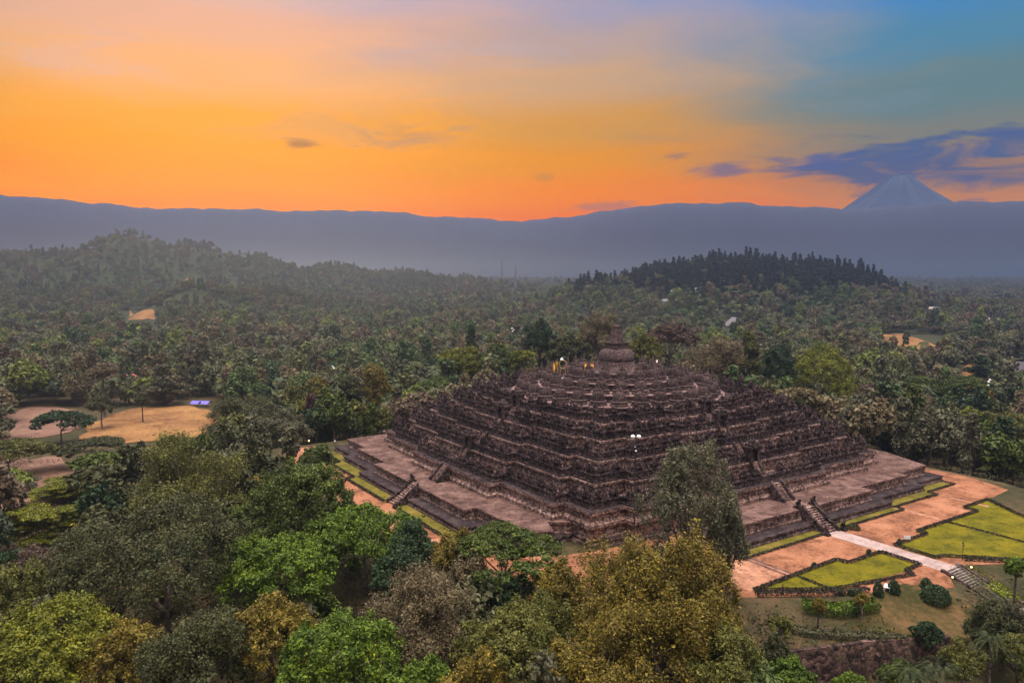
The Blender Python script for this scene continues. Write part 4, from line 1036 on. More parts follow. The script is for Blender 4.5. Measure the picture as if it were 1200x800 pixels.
# undergrowth of the near slopes, one mass
M_under = leaf_mat('undergrowth_leaves', [(.012, .016, .006), (.028, .034, .010), (.055, .055, .018), (.10, .085, .03)])
def undergrowth():
    rng = np.random.default_rng(77); n = 420000
    f = rng.uniform(50, 260, n); r = rng.uniform(-1, 1, n) * f * .72
    X = CX + f * FW[0] + r * RT[0]; Y = CY + f * FW[1] + r * RT[1]
    e = edge_dist(X, Y); dn = hash_noise(X, Y, 9, 3) + .6 * rng.normal(size=n)
    k = (e > 3) & (dn > -.05)
    for ring in DR:
        c = ring.mean(0); k &= np.hypot(X - c[0], Y - c[1]) > .55 * np.max(np.linalg.norm(ring - c, axis=1))
    X, Y = X[k], Y[k]; Zz = gz(X, Y) + rng.random(k.sum()) ** 2 * 1.6
    Q = leaf_quads(rng, np.column_stack([X, Y, Zz]), np.tile((0, 0, 1.), (len(X), 1)), .42, .5, .8)
    tag(link('undergrowth', quads_mesh('undergrowth', Q, M_under)), kind='stuff')
undergrowth()
# ------------------------------------------------------------------ things in the grounds
M_white = plain('white_paint', (.75, .74, .72), .5)
M_metal = plain('dark_metal', (.03, .03, .032), .5, metal=.3)
M_grey = plain('galvanised_metal', (.25, .25, .26), .5, metal=.4)
M_glow = plain('lit_lamp', (.9, .8, .5), .4, (1, .72, .25), 2.2)
M_concrete = stone_mat('concrete', [(.12, .10, .09), (.2, .165, .145), (.3, .25, .22), (.38, .32, .29), (.2, .17, .12)], .8, .3, .2)
def mast(px, py, dist, arm, label, lamps, name='floodlight_mast', base=None):
    x, y, z = sight(px, py, dist); g = gz1(x, y) if base is None else base; H = z - g; rz = YAW + PI
    o = thing(name, (x, y, g), label, 'light mast', rz=rz)
    mb = MB(); mb.tube([(0, 0, -.5), (0, 0, H * .5), (0, 0, H)], [.18, .14, .09], 8); mb.build('pole', M_metal, o)
    mb = MB(); mb.box(-.06, .06, -arm, arm, H - .12, H); mb.box(-.05, .05, -arm * .6, arm * .6, H - 2.0, H - 1.9); mb.box(-.35, .35, -.35, .35, H - 1.45, H - 1.4); mb.build('crossbar', M_metal, o)
    for (ly, lz, r) in lamps:
        mb = MB(); mb.lathe([(r * .3, -r * .5), (r * .95, -r * .35), (r, 0), (r * .9, r * .4), (r * .55, r * .75), (r * .12, r * .9)], 12, (0.12, ly, H + lz)); mb.build('lamp', M_white, o)
    return o
mast(745, 512, 142, .75, 'slim mast with two white dome lamps in front of the temple near corner', [(-.55, .12, .42), (.55, .12, .42), (-.1, -1.8, .16), (.05, -2.6, .2)])
mast(391, 428, 300, .7, 'light mast standing above the columnar trees behind the temple left corner', [(-.3, -.5, .35), (.1, -1.2, .4)])
mast(601, 384, 345, .7, 'light mast with small lamps among the trees left of the great bell', [(-.4, -.3, .35), (.3, -.9, .35), (-.1, -1.6, .35)])
mast(1159, 443, 262, .7, 'light mast rising from the dark wood at the right edge', [(.2, -.6, .4), (-.1, -1.3, .45), (-.2, -2.4, .35)])
o = thing('lamp_post', (-6.2, 87.2, gz1(-6.2, 87.2)), 'thin dark lamp post beside the top of the garden stairs', 'lamp post', rz=.6)
mb = MB(); mb.tube([(0, 0, -.3), (0, 0, 3.4)], [.07, .05], 8); mb.build('pole', M_metal, o); mb = MB(); mb.box(-.7, .7, -.03, .03, 2.95, 3.03); mb.build('arm', M_metal, o)
for s in (-.6, .6): mb = MB(); mb.lathe([(.05, 2.75), (.16, 2.85), (.12, 3.0), (.03, 3.1)], 8, (s, 0, 0)); mb.build('lantern', M_metal, o)
def garden_lamp(px, py, label, H=.7, dist=None, r=.16):
    if dist: x, y, z = sight(px, py, dist); g = gz1(x, y); H = z - g
    else: x, y, g = ground_hit(px, py)
    o = thing('garden_lamp', (x, y, g), label, 'lamp'); mb = MB(); mb.tube([(0, 0, -.2), (0, 0, H)], [.05, .04], 6); mb.build('post', M_metal, o)
    mb = MB(); mb.lathe([(r * .5, 0), (r, r * .5), (r, r * 1.2), (r * .4, r * 1.8)], 10, (0, 0, H)); mb.build('globe', M_glow, o)
garden_lamp(1138, 670, 'lit garden lamp in the flower bank right of the stairs', r=.17)
garden_lamp(1116, 682, 'lit garden lamp on the left edge of the garden stairs', r=.16)
garden_lamp(1167, 568, 'glowing yellow lamp under the trees at the right edge of the sand', dist=228, r=.5)
garden_lamp(362, 517, 'small yellow lamp by the orange path at the temple left corner', dist=205, r=.22)
garden_lamp(340, 531, 'small yellow lamp in the leaves left of the orange path', dist=190, r=.22)
garden_lamp(1069, 539, 'tiny lit lamp at the edge of the wood behind the right corner', dist=252, r=.35)

# garden stairs at the end of the pale path
gs = thing('garden_stairs', (0, 88.4, 0), 'broad stone garden stairs going down from the end of the pale path', 'stairs')
mb = MB()
nst = 18
for k in range(nst):
    y = .1 + k * .5; zt = -.17 * (k + 1) + .1; mb.box(-2.3, 2.3, y, y + .5, zt - .8, zt)
mb.box(-2.3, 2.3, .1 + nst * .5, .1 + nst * .5 + 5, -3.9, -.17 * nst - .05); mb.build('steps', M_concrete, gs)
for s in (-1, 1):
    mb = MB(); V = [(x, y, z) for x in (s * 2.32, s * 2.75) for y, z in ((-.4, -.6), (-.4, .55), (.4, .55), (9.2, -2.6), (14.2, -2.75), (14.2, -4.2), (9.2, -4.2))]
    m = 7; mb.add(V, [tuple(range(m)), tuple(range(2 * m - 1, m - 1, -1))] + [(k, k + m, (k + 1) % m + m, (k + 1) % m) for k in range(m)]); mb.build('side_wall', M_stone, gs)
mb = MB()
for s in (-.75, .75):
    mb.tube([(s, .3, 1.0), (s, 9, -2.1)], .035, 5)
    for k in range(6): y = .3 + k * 1.74; mb.tube([(s, y, -.34 * y - .3), (s, y, 1.0 - (y - .3) * .356)], .03, 5)
mb.build('handrail', M_grey, gs)
M_flower = leaf_mat('yellow_flower_leaves', [(.05, .05, .006), (.12, .11, .01), (.30, .24, .02), (.55, .45, .10)])
M_lime = leaf_mat('lime_leaves', [(.06, .09, .004), (.12, .17, .006), (.20, .25, .01), (.28, .32, .02)])
def gp(*pp): return [ground_hit(*p)[:2] for p in pp]
hedge(gp((1128, 663), (1150, 680), (1170, 696)), 3.2, .7, 'sloping bank of pale yellow flowering plants right of the garden stairs', M_flower, dens=14, L=.22)
hedge(gp((1160, 689), (1178, 699), (1188, 708)), 2.6, .9, 'lime-green shrub row at the foot of the flower bank', M_lime, dens=50, L=.24)
hedge(gp((940, 716), (985, 722), (1028, 715)), 1.8, 1.5, 'thick bright green hedge on the slope below the two walkers', LM['bright green'], dens=70, L=.3)
hedge(gp((912, 738), (960, 747), (1030, 751), (1062, 765)), 1.1, .9, 'long grey-green clipped hedge along the top of the retaining wall', LM['grey-green'], dens=70, L=.26)
hedge(gp((1030, 742), (1055, 757), (1085, 768)), .9, .7, 'short yellow-green hedge right of the retaining wall', LM['olive green'], dens=60, L=.26)
# retaining wall, built where the slope steps down
u_ = (WALL_B - WALL_A) / np.linalg.norm(WALL_B - WALL_A); nw = np.array([-u_[1], u_[0]]); nw = nw if nw @ (CAMP - WALL_A) > 0 else -nw
mb = MB(); ns = 60; V = []
Lw = np.linalg.norm(WALL_B - WALL_A)
for k in range(ns + 1):
    p = WALL_A + u_ * (Lw * k / ns); top = gz1(*(p - nw * .3)) + .35 + .15 * random.random()
    for off, zz in ((-.3, top - .8), (-.25, top), (.35, top - .05), (.75 + .12 * random.random(), top - 2.4), (1.1, top - 6.6)): q = p + nw * off; V.append((q[0], q[1], zz))
mb.add(V, [(k * 5 + j, k * 5 + j + 1, (k + 1) * 5 + j + 1, (k + 1) * 5 + j) for k in range(ns) for j in range(4)])
M_wallst = stone_mat('brown_rubble', [(.014, .009, .008), (.045, .028, .022), (.09, .055, .042), (.15, .095, .07), (.06, .07, .02)], 1.4, 1.0, .5)
tag(mb.build('retaining_wall', M_wallst), 'dark brown rubble retaining wall below the grey-green hedge', 'wall')
def bush(px, py, w, h, colr, label, L=.25, dens=1.0):
    x, y, g = ground_hit(px, py); rng = np.random.default_rng(int(px * 7 + py)); n = int(1500 * dens * max(.2, w * h / 4))
    u = unit(rng.normal(size=(n, 3))); u[:, 2] = np.abs(u[:, 2]); P = u * np.array([w / 2, w / 2, h]) * rng.uniform(.8, 1.05, n)[:, None]
    tag(link('clipped_bush', quads_mesh('clipped_bush', leaf_quads(rng, P, u, L), LM[colr]), None, (x, y, g)), label, 'bush')
bush(1096, 703, 4.6, 2.4, 'dark green', 'large dark round clipped bush alone below the sandy walk')
bush(1085, 688, 1.8, 1.6, 'dark green', 'small dark bush just above the large round one')
bush(1029, 698, 1.6, 2.2, 'dark green', 'left dark shrub beside the white garden table')
bush(1047, 694, 2.0, 2.0, 'dark green', 'right dark shrub beside the white garden table')
bush(1018, 649, .9, .9, 'dark green', 'little dark bush at the sand edge near the pale path, left side')
bush(1054, 637, .9, .9, 'dark green', 'little dark bush beside the white notice board')
bush(954, 664, .9, .8, 'dark green', 'little dark bush at the sand edge above the smaller lawn')
bush(1000, 620, 2.6, 1.2, 'dull brown-green', 'brownish shrub at the foot of the right-hand stone stair', .22)
for px, lab in ((985, 'darkest'), (998, 'middle'), (1008, 'rightmost')): bush(px, 697, 1.2, 1.0, 'dark green', f'{lab} of three small dark bushes beside the walker with a bag')
x, y, g = ground_hit(1040, 692)
o = thing('garden_table', (x, y, g), 'white garden table between two dark shrubs by the sandy walk', 'table', rz=.4)
mb = MB(); mb.box(-.9, .9, -.5, .5, .72, .78); mb.build('tabletop', M_white, o)
for sx in (-.8, .8):
    for sy in (-.4, .4): mb = MB(); mb.box(sx - .04, sx + .04, sy - .04, sy + .04, 0, .717); mb.build('leg', M_white, o)
x, y, g = ground_hit(1063, 635)
o = thing('notice_board', (x, y, g), 'small white notice board on the sand beside the pale path', 'sign', rz=.9)
mb = MB(); mb.box(-.03, .03, -.6, .6, .5, 1.2); mb.build('panel', M_white, o)
for s in (-.5, .5): mb = MB(); mb.box(-.03, .03, s - .04, s + .04, 0, .497); mb.build('post', M_metal, o)
x, y, g = ground_hit(637, 706)
o = thing('railing', (x, y, g), 'short white railing seen through the twigs left of the golden trees', 'railing', rz=2.5)
mb = MB()
for k in range(9): mb.box(k * .5 - 2.03, k * .5 - 1.97, -.03, .03, -.2, 1.0)
mb.build('baluster', M_white, o); mb = MB(); mb.box(-2.2, 2.2, -.05, .05, 1.003, 1.1); mb.build('rail', M_white, o)

# guardian lions by the stairs
def skin_mesh(name, joints, edges, mat, sub=2):
    me = bpy.data.meshes.new(name); me.from_pydata([j[:3] for j in joints], edges, []); me.materials.append(mat)
    o = bpy.data.objects.new(name, me); sk = me.skin_vertices.new() if hasattr(me.skin_vertices, 'new') else None
    m = o.modifiers.new('skin', 'SKIN')
    if not me.skin_vertices: 
        bpy.context.view_layer.update()
    if len(me.skin_vertices) == 0: C.objects.link(o); bpy.context.view_layer.objects.active = o; bpy.ops.mesh.customdata_skin_add(); C.objects.unlink(o)
    for v, j in zip(me.skin_vertices[0].data, joints): v.radius = (j[3], j[3])
    me.skin_vertices[0].data[0].use_root = True
    s = o.modifiers.new('sub', 'SUBSURF'); s.levels = sub; s.render_levels = sub
    C.objects.link(o); dg = bpy.context.evaluated_depsgraph_get(); ev = bpy.data.meshes.new_from_object(o.evaluated_get(dg)); C.objects.unlink(o); bpy.data.objects.remove(o)
    ev.name = name; ev.polygons.foreach_set('use_smooth', [True] * len(ev.polygons))
    if not ev.materials: ev.materials.append(mat)
    return ev
ME_lion = skin_mesh('body', [(-.25, 0, .35, .26), (-.05, 0, .6, .26), (.15, 0, .85, .27), (.25, 0, 1.12, .26), (.42, 0, 1.25, .2), (.58, 0, 1.18, .12), (.3, .17, .5, .1), (.36, .18, .12, .09), (.3, -.17, .5, .1), (.36, -.18, .12, .09), (-.1, .26, .25, .14), (.15, .28, .1, .09), (-.1, -.26, .25, .14), (.15, -.28, .1, .09), (-.5, 0, .3, .07), (-.55, 0, .7, .06)],
    [(0, 1), (1, 2), (2, 3), (3, 4), (4, 5), (2, 6), (6, 7), (2, 8), (8, 9), (0, 10), (10, 11), (0, 12), (12, 13), (0, 14), (14, 15)], M_stone_dk)
mb = MB(); mb.box(-.75, .75, -.5, .5, 0, .25); mb.box(-.65, .65, -.42, .42, .25, .4); ME_ped = mb.mesh('pedestal', M_stone_dk)
for x, y, z, rz, lab in [(2.4, 59.0, 3.7, PI / 2, 'stone guardian lion at the top of the right-hand stair, on its left'), (-2.4, 59.0, 3.7, PI / 2, 'stone guardian lion at the top of the right-hand stair, on its right'),
                         (2.6, 65.6, .02, PI / 2, 'stone guardian lion at the foot of the right-hand stair, beside the dry grass'), (59, -2.4, 3.7, 0, 'stone guardian lion at the top of the left-hand stair'), (-2.9, 65.6, .02, PI / 2, 'stone guardian lion at the foot of the right-hand stair, beside the brownish shrub')]:
    o = thing('lion_statue', (x, y, z), lab, 'statue', rz=rz); link('pedestal', ME_ped, o); link('body', ME_lion, o, (0, 0, .38)); o.scale = (1.15, 1.15, 1.15)

# people
def cloth(name, col): return plain(name, col, .8)
M_skin = plain('skin', (.23, .12, .075), .6); M_hair = plain('hair', (.012, .010, .010), .6)
def figure_meshes(walk):
    s = .22 if walk else .02
    J = [(0, 0, .95, .125), (0, 0, 1.15, .12), (0, 0, 1.36, .14), (.0, 0, 1.5, .055), (.02, 0, 1.63, .09), (.03, 0, 1.72, .08)]
    E_ = [(0, 1), (1, 2), (2, 3), (3, 4), (4, 5)]
    for sd in (1, -1):
        k = len(J); f = s * sd
        J += [(0, .17 * sd, 1.4, .06), (-f * .4 + .01, .23 * sd, 1.16, .045), (-f * .9 + .08, .22 * sd, .93, .035), (-f + .1, .21 * sd, .85, .035)]; E_ += [(2, k), (k, k + 1), (k + 1, k + 2), (k + 2, k + 3)]
        J += [(0, .09 * sd, .88, .1), (f * .6 + .04, .1 * sd, .5, .065), (f * 1.2 - .02, .1 * sd, .09, .045), (f * 1.2 + .13, .1 * sd, .04, .04)]; E_ += [(0, k + 4), (k + 4, k + 5), (k + 5, k + 6), (k + 6, k + 7)]
    body = skin_mesh('body', J, E_, M_skin, 1)
    f = s
    shirt = [(0, 0, .9, .15), (0, 0, 1.15, .145), (0, 0, 1.37, .165), (0, 0, 1.47, .09)]; se = [(0, 1), (1, 2), (2, 3)]
    tr = [(0, 0, .95, .14)]; te = []
    for sd in (1, -1):
        k = len(shirt); shirt += [(0, .17 * sd, 1.41, .085), (-f * sd * .4 + .01, .23 * sd, 1.17, .068)]; se += [(2, k), (k, k + 1)]
        k = len(tr); tr += [(0, .09 * sd, .87, .118), (f * sd * .6 + .04, .1 * sd, .5, .085), (f * sd * 1.2 - .02, .1 * sd, .14, .065)]; te += [(0, k), (k, k + 1), (k + 1, k + 2)]
    return body, skin_mesh('shirt', shirt, se, M_skin, 1), skin_mesh('trousers', tr, te, M_skin, 1)
mb = MB(); mb.lathe([(.085, 1.62), (.108, 1.68), (.112, 1.74), (.09, 1.80), (.04, 1.825)], 10, (.0, 0, 0)); ME_hair = mb.mesh('hair', M_hair, True)
FIG = [figure_meshes(False), figure_meshes(True)]
def recolour(me, m): me = me.copy(); me.materials.clear(); me.materials.append(m); return me
def person(x, y, z, rz, walk, shirt, trou, label):
    o = thing('person', (x, y, z), label, 'person', rz=rz); b, s, t_ = FIG[walk]
    link('body', b, o); link('shirt', recolour(s, cloth('shirt_cloth', shirt)), o); link('trousers', recolour(t_, cloth('trouser_cloth', trou)), o); link('hair', ME_hair, o)
x, y, g = ground_hit(917, 697); person(x, y, g, 2.6, 1, (.02, .02, .022), (.015, .015, .018), 'person in dark clothes walking along the hedge in front of the smaller lawn')
x, y, g = ground_hit(978, 701); person(x, y, g, 2.4, 1, (.03, .025, .025), (.02, .018, .02), 'second walker in dark clothes, nearer the three small dark bushes')
x, y, z = sight(425, 511, 232); person(54.5, -64, gz1(54.5, -64), 1.2, 0, (.8, .78, .75), (.1, .1, .12), 'person in a white shirt behind the far left corner of the footing')
for px, r, z, sh, tr_, lab in [(646, 17.2, 22.0, (.75, .45, .38), (.2, .1, .1), 'visitor in a peach top on the left of the middle round terrace'), (673, 13.2, 23.6, (.65, .04, .05), (.1, .1, .12), 'visitor in a red top left of the great bell'),
                          (659, 14.6, 22.0, (.8, .8, .8), (.45, .3, .2), 'visitor in white under the golden arch'), (690, 9.2, 23.6, (.8, .76, .7), (.3, .2, .2), 'visitor in a white top close to the left of the great bell')]:
    a = math.atan2(RT[1], RT[0]) + PI; k = (px - 722) / 4.4; lat = RT * k; dep = math.sqrt(max(.1, r * r - k * k)); p = lat + FW * dep * .35
    person(p[0], p[1], z, 4, 0, sh, tr_, lab)
for px, z, dd, sh, lab in [(757, 23.6, -2, (.72, .56, .42), 'visitor in beige right beside the great bell'), (760.5, 23.6, -1, (.8, .7, .65), 'visitor in pale pink right of the great bell, behind the beige one'), (763, 23.6, 1, (.82, .8, .76), 'visitor in white, outermost of three right of the great bell'),
                           (772, 23.6, 3, (.75, .08, .16), 'visitor in crimson among the stupas right of the great bell'), (778, 22, 17, (.85, .83, .8), 'visitor in white left of the cream parasol'), (788, 22, 16, (.84, .82, .8), 'visitor in white right of the cream parasol')]:
    p = RT * ((px - 722) / 4.35) + FW * dd; rr = np.hypot(*p); z = 23.6 if rr < 13.8 else (22.0 if rr < 20.8 else 20.3); person(p[0], p[1], z, 3.5, 0, sh, (.25, .2, .2), lab)
# banners, arch and parasol of the gathering on the upper terraces
M_gold = plain('gold_cloth', (.62, .33, .03), .7); M_orange = plain('orange_cloth', (.5, .23, .09), .7); M_cream = plain('cream_cloth', (.66, .57, .48), .7); M_lilac = plain('pale_lilac_cloth', (.5, .42, .5), .7); M_bamboo = plain('bamboo', (.32, .20, .08), .6)
def up(px, dd):
    p = RT * ((px - 722) / 4.35) + FW * dd; rr = np.hypot(*p); return p, (23.6 if rr < 13.9 else (22.0 if rr < 20.9 else (20.3 if rr < 27.6 else 18.8)))
for px, dd, H, w_, m, lab in [(650, 5, 5.0, .5, M_gold, 'tall golden banner, left one of a pair beside the ring arch'), (653.2, 5.5, 5.4, .5, M_gold, 'tall golden banner next to the ring arch'), (669, 6, 3.6, .8, M_orange, 'short orange banner right of the ring arch'),
                              (678, 6, 3.4, .7, M_lilac, 'short pale lilac banner between the arch and the bell'), (687.5, 6, 4.8, .5, M_gold, 'thin banner on a tall pole left of the bell'), (694, 5, 5.0, .95, M_orange, 'wide amber banner touching the left outline of the bell')]:
    p, z = up(px, dd); o = thing('banner', (p[0], p[1], z), lab, 'banner', rz=YAW + PI); H = H - 1.7 + (23.6 - z)
    mb = MB(); mb.tube([(0, 0, 0), (0, 0, H + .3)], .05, 6); mb.build('pole', M_bamboo, o)
    mb = MB(); n = 8; V = []
    for k in range(n + 1):
        zz = .6 + (H - .6) * k / n; b_ = .12 * math.sin(k * 1.1 + px)
        V += [(.06 + b_, 0.05, zz), (.06 + b_ * 1.6, w_ + .05, zz - .05), (.09 + b_ * 1.6, w_ + .05, zz - .05), (.09 + b_, .05, zz)]
    mb.add(V, [(k * 4 + j, k * 4 + (j + 1) % 4, k * 4 + 4 + (j + 1) % 4, k * 4 + 4 + j) for k in range(n) for j in range(4)] + [(0, 1, 2, 3), tuple(n * 4 + j for j in (3, 2, 1, 0))]); mb.build('flag', m, o)
p, z = up(661.5, 5); o = thing('ring_arch', (p[0], p[1], z), 'golden ring-shaped arch on two legs with a white crown, left of the bell', 'arch', rz=YAW + PI)
hz_ = 2.9 + (23.6 - z); mb = MB(); mb.tube([(0, 1.0 * math.cos(a), hz_ + 1.1 * math.sin(a)) for a in np.linspace(-PI * .5, PI * 1.5, 25)], .15, 6); mb.build('ring', M_bamboo, o)
for s in (-1, 1): mb = MB(); mb.tube([(0, s * .9, 0), (0, s * .6, hz_ - .95)], .12, 6); mb.build('leg', M_bamboo, o)
mb = MB(); mb.lathe([(.5, 0), (.42, .3), (.1, .55)], 10, (0, -.3, hz_ + 1.25)); mb.build('crown_cap', M_white, o)
p, z = up(783, 17); o = thing('parasol', (p[0], p[1], z), 'tall pointed cream parasol on the far right of the upper terraces', 'parasol')
H = 26.0 - z; mb = MB(); mb.tube([(0, 0, 0), (0, 0, H + .4)], .05, 6); mb.build('pole', M_bamboo, o); mb = MB(); mb.lathe([(1.05, H - 1.9), (.95, H - 1.2), (.5, H - .2), (.06, H + .5)], 10, cap=False); mb.lathe([(.99, H - 1.85), (.9, H - 1.2), (.46, H - .2), (.03, H + .44)], 10, cap=False); mb.build('canopy', M_cream, o)

# far houses, masts and tarpaulins
M_tile = plain('red_roof_tile', (.30, .085, .05), .8); M_grt = plain('grey_roof_tile', (.16, .15, .16), .8); M_drt = plain('dark_roof_tile', (.06, .05, .06), .8); M_wall_w = plain('limewashed_wall', (.36, .32, .29), .9); M_win = plain('dark_window', (.02, .02, .025), .2)
def house(px, py, w_, d_, hw_, hr, roof, label, rz=None, steep=0):
    x, y, g = ground_hit(px, py); o = thing('house', (x, y, g), label, 'house', rz=(YAW + .5) if rz is None else rz)
    mb = MB(); mb.box(-w_ / 2, w_ / 2, -d_ / 2, d_ / 2, -1, hw_); mb.build('wall', M_wall_w, o)
    mb = MB(); e = .7; V = []
    for x0 in (-w_ / 2 - e, w_ / 2 + e):
        V += [(x0, -d_ / 2 - e, hw_ - .25), (x0 * (1 - steep), 0, hw_ + hr), (x0, d_ / 2 + e, hw_ - .25), (x0, d_ / 2 + e, hw_ - .5), (x0 * (1 - steep), 0, hw_ + hr - .3), (x0, -d_ / 2 - e, hw_ - .5)]
    mb.add(V, [(0, 1, 4, 5), (1, 2, 3, 4), (6, 11, 10, 7), (7, 10, 9, 8), (0, 6, 7, 1), (1, 7, 8, 2), (5, 4, 10, 11), (4, 3, 9, 10), (2, 8, 9, 3), (0, 5, 11, 6)]); mb.build('roof', roof, o)
    mb = MB(); mb.box(w_ / 2, w_ / 2 + .05, -.6, .6, 0, 2.1); mb.build('door', M_win, o)
    for s in (-1, 1): mb = MB(); mb.box(w_ / 2, w_ / 2 + .05, s * d_ * .33 - .5, s * d_ * .33 + .5, .9, 2.0); mb.build('window', M_win, o)
for px, py, w_, d_, hw_, hr, roof, lab, st_ in [(860, 386, 16, 14, 4, 9, M_grt, 'house with a steep pointed grey roof below the wooded hill', .6), (793, 346, 12, 9, 5, 3, M_grt, 'pale house on the left slope of the wooded hill, middle of three', 0), (813, 345, 11, 8, 5, 3, M_grt, 'pale house on the slope of the wooded hill, right of three', 0),
                                    (781, 357, 12, 8, 4, 3, M_grt, 'pale house lowest on the left slope of the wooded hill', 0), (222, 332, 24, 12, 6, 4, M_tile, 'long red-roofed house on the small wooded rise at the left', 0), (90, 443, 8, 6, 3.4, 2.4, M_tile, 'small red-roofed house among trees at the far left', 0),
                                    (153, 448, 9, 7, 3.2, 2.6, M_tile, 'white-walled house with a red roof beyond the orange field', 0), (1192, 444, 26, 18, 4, 7, M_drt, 'large dark-roofed house at the right edge', .15), (1128, 469, 9, 7, 3, 2, M_grt, 'small pale house on the orange clearing at the right', 0),
                                    (1160, 379, 20, 10, 4, 2.5, M_wall_w, 'long whitish roof far off at the right', 0), (1096, 366, 14, 9, 4, 2.5, M_wall_w, 'whitish house far off right of the wooded hill', 0)]:
    house(px, py, w_, d_, hw_, hr, roof, lab, None, st_)
M_tarp = plain('violet_blue_tarpaulin', (.13, .11, .52), .5)
for px, w_, lab in ((230, 4.5, 'violet-blue tarpaulin shelter, left of two at the edge of the orange field'), (240, 6, 'violet-blue tarpaulin shelter, right of two at the edge of the orange field')):
    x, y, g = ground_hit(px, 476); o = thing('tarpaulin_shelter', (x, y, g), lab, 'shelter', rz=YAW + 1.3)
    mb = MB(); V = [(sx * w_ / 2, sy, z) for sx in (-1, 1) for sy, z in ((-2, 1.5), (0, 2.7), (2, 1.5), (2, 1.44), (0, 2.62), (-2, 1.44))]
    mb.add(V, [(0, 6, 7, 1), (1, 7, 8, 2), (2, 8, 9, 3), (3, 9, 10, 4), (4, 10, 11, 5), (5, 11, 6, 0), (0, 1, 4, 5), (1, 2, 3, 4), (7, 6, 11, 10), (8, 7, 10, 9)]); mb.build('canopy', M_tarp, o)
    for sx in (-1, 1):
        for sy in (-1.9, 1.9): mb = MB(); mb.tube([(sx * (w_ / 2 - .2), sy, -.3), (sx * (w_ / 2 - .2), sy, 1.48)], .05, 6); mb.build('post', M_metal, o)
def radio_mast(px, ytop, dist, label):
    x, y, zt = sight(px, ytop, dist); g = gz1(x, y); H = zt - g
    o = thing('radio_mast', (x, y, g), label, 'mast'); mb = MB(); b_ = 3.2
    for sx, sy in ((1, 1), (1, -1), (-1, -1), (-1, 1)): mb.tube([(sx * b_, sy * b_, -1), (sx * .5, sy * .5, H)], [1.0, .6], 4)
    for k in range(14):
        h0, h1 = H * k / 14, H * (k + 1) / 14; r0 = b_ + (.5 - b_) * k / 14; r1 = b_ + (.5 - b_) * (k + 1) / 14
        for a in range(4):
            c = [(1, 1), (1, -1), (-1, -1), (-1, 1)]; p0 = c[a]; p1 = c[(a + 1) % 4]; mb.tube([(p0[0] * r0, p0[1] * r0, h0), (p1[0] * r1, p1[1] * r1, h1)], .4, 3); mb.tube([(p0[0] * r0, p0[1] * r0, h0), (p1[0] * r0, p1[1] * r0, h0)], .4, 3)
    mb.build('lattice', M_grey, o); mb = MB(); mb.tube([(0, 0, H - 1), (0, 0, H + 5)], .6, 5); mb.build('aerial', M_grey, o)
radio_mast(588, 304, 1900, 'taller of two hazy radio masts on the horizon left of centre')
radio_mast(604, 311, 1900, 'shorter of two hazy radio masts on the horizon left of centre')
radio_mast(1033, 309, 2400, 'faint lattice mast on the horizon right of the wooded hill')
# ------------------------------------------------------------------ air
HB = 14000
mb = MB(); mb.box(CX - HB, CX + HB, CY - HB, CY + HB, float(gzv.min()) - 1, float(gzv[rad < 4000].max()) + 16)
hm = bpy.data.materials.new('air'); hm.use_nodes = True; hm.node_tree.nodes.clear()
o_ = hm.node_tree.nodes.new('ShaderNodeOutputMaterial'); pv = hm.node_tree.nodes.new('ShaderNodeVolumePrincipled')
pv.inputs['Color'].default_value = (.30, .395, .55, 1); pv.inputs['Density'].default_value = .00030; pv.inputs['Anisotropy'].default_value = .76
hm.node_tree.links.new(pv.outputs[0], o_.inputs['Volume'])
hm.cycles.homogeneous_volume = True
tag(mb.build('haze', hm), kind='stuff')

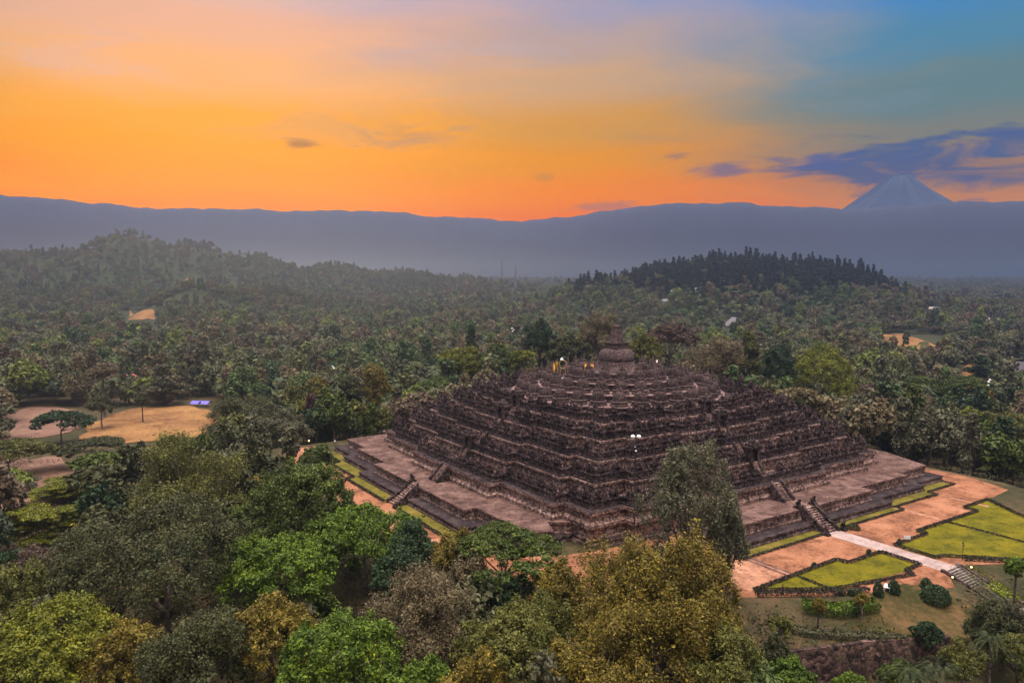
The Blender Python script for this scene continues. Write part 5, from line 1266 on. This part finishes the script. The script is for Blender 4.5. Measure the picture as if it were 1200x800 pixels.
# cloud bank and the far volcano
def skyline(name, profile, d0, depth, mat, seed, rough):
    px = np.arange(-260, 1461, 4); ys = np.interp(px, [p[0] for p in profile], [p[1] for p in profile])
    rg = np.random.default_rng(seed); nz = sum(rg.normal() * a * np.sin(px / s + rg.random() * 6) for a, s in [(2.5, 60), (1.5, 27), (1.6, 13), (1.3, 7), (1.1, 4), (.9, 2.3)] for _ in range(2)) * rough
    rows = [(0., 0.), (.25, .55), (.5, .85), (.75, .97), (1, 1.), (1.5, .8), (2., 0)]; V = []
    for fr, hf in rows:
        for p, y, e in zip(px, ys, nz):
            X, Y, Z = sight(p, y - e, d0 + depth * fr) if False else sight(p, y - e, d0 + depth)
            kx, ky = X - CX, Y - CY; s = (d0 + depth * fr) / (d0 + depth)
            V.append((CX + kx * s, CY + ky * s, -40 + (Z + 40) * hf * (1 + 0.005 * math.sin(p / 9 + fr * 7))))
    n = len(px); Fs = [(i * n + k, i * n + k + 1, (i + 1) * n + k + 1, (i + 1) * n + k) for i in range(len(rows) - 1) for k in range(n - 1)]
    me = bpy.data.meshes.new(name); me.from_pydata(V, [], Fs); me.materials.append(mat); me.polygons.foreach_set('use_smooth', [True] * len(Fs))
    return link(name, me)
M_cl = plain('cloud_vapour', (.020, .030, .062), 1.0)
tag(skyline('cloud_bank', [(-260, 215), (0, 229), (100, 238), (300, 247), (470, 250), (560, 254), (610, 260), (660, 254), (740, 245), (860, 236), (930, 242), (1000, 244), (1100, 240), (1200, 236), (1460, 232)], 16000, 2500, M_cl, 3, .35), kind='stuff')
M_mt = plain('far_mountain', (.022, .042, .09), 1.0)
mb = MB(); mx, my, mz = sight(1056, 207, 28000); base = 9500
rg = np.random.default_rng(5); V = []; nA = 64
prf = [(0, .98), (.035, 1), (.10, .85), (.2, .67), (.33, .48), (.48, .31), (.7, .14), (1, 0)]
for q, h in prf:
    for k in range(nA):
        a = 2 * PI * k / nA; g = 1 + .05 * math.sin(a * 9 + 1) + .04 * math.sin(a * 17 + q * 3)
        V.append((mx + base * q * g * math.cos(a), my + base * q * g * math.sin(a), -50 + (mz + 50) * h * (1 + .01 * rg.normal())))
mb.add(V, [(i * nA + (k + 1) % nA, i * nA + k, (i + 1) * nA + k, (i + 1) * nA + (k + 1) % nA) for i in range(len(prf) - 1) for k in range(nA)])
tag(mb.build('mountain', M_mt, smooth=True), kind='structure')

sc = bpy.context.scene
sc.render.engine = 'CYCLES'
sc.view_settings.view_transform = 'Standard'; sc.view_settings.look = 'None'; sc.view_settings.exposure = 0; sc.view_settings.gamma = 1
cy = sc.cycles; cy.max_bounces = 5; cy.diffuse_bounces = 2; cy.glossy_bounces = 1; cy.transmission_bounces = 3; cy.volume_bounces = 1; cy.transparent_max_bounces = 4
cy.use_denoising = True; cy.caustics_reflective = False; cy.caustics_refractive = False
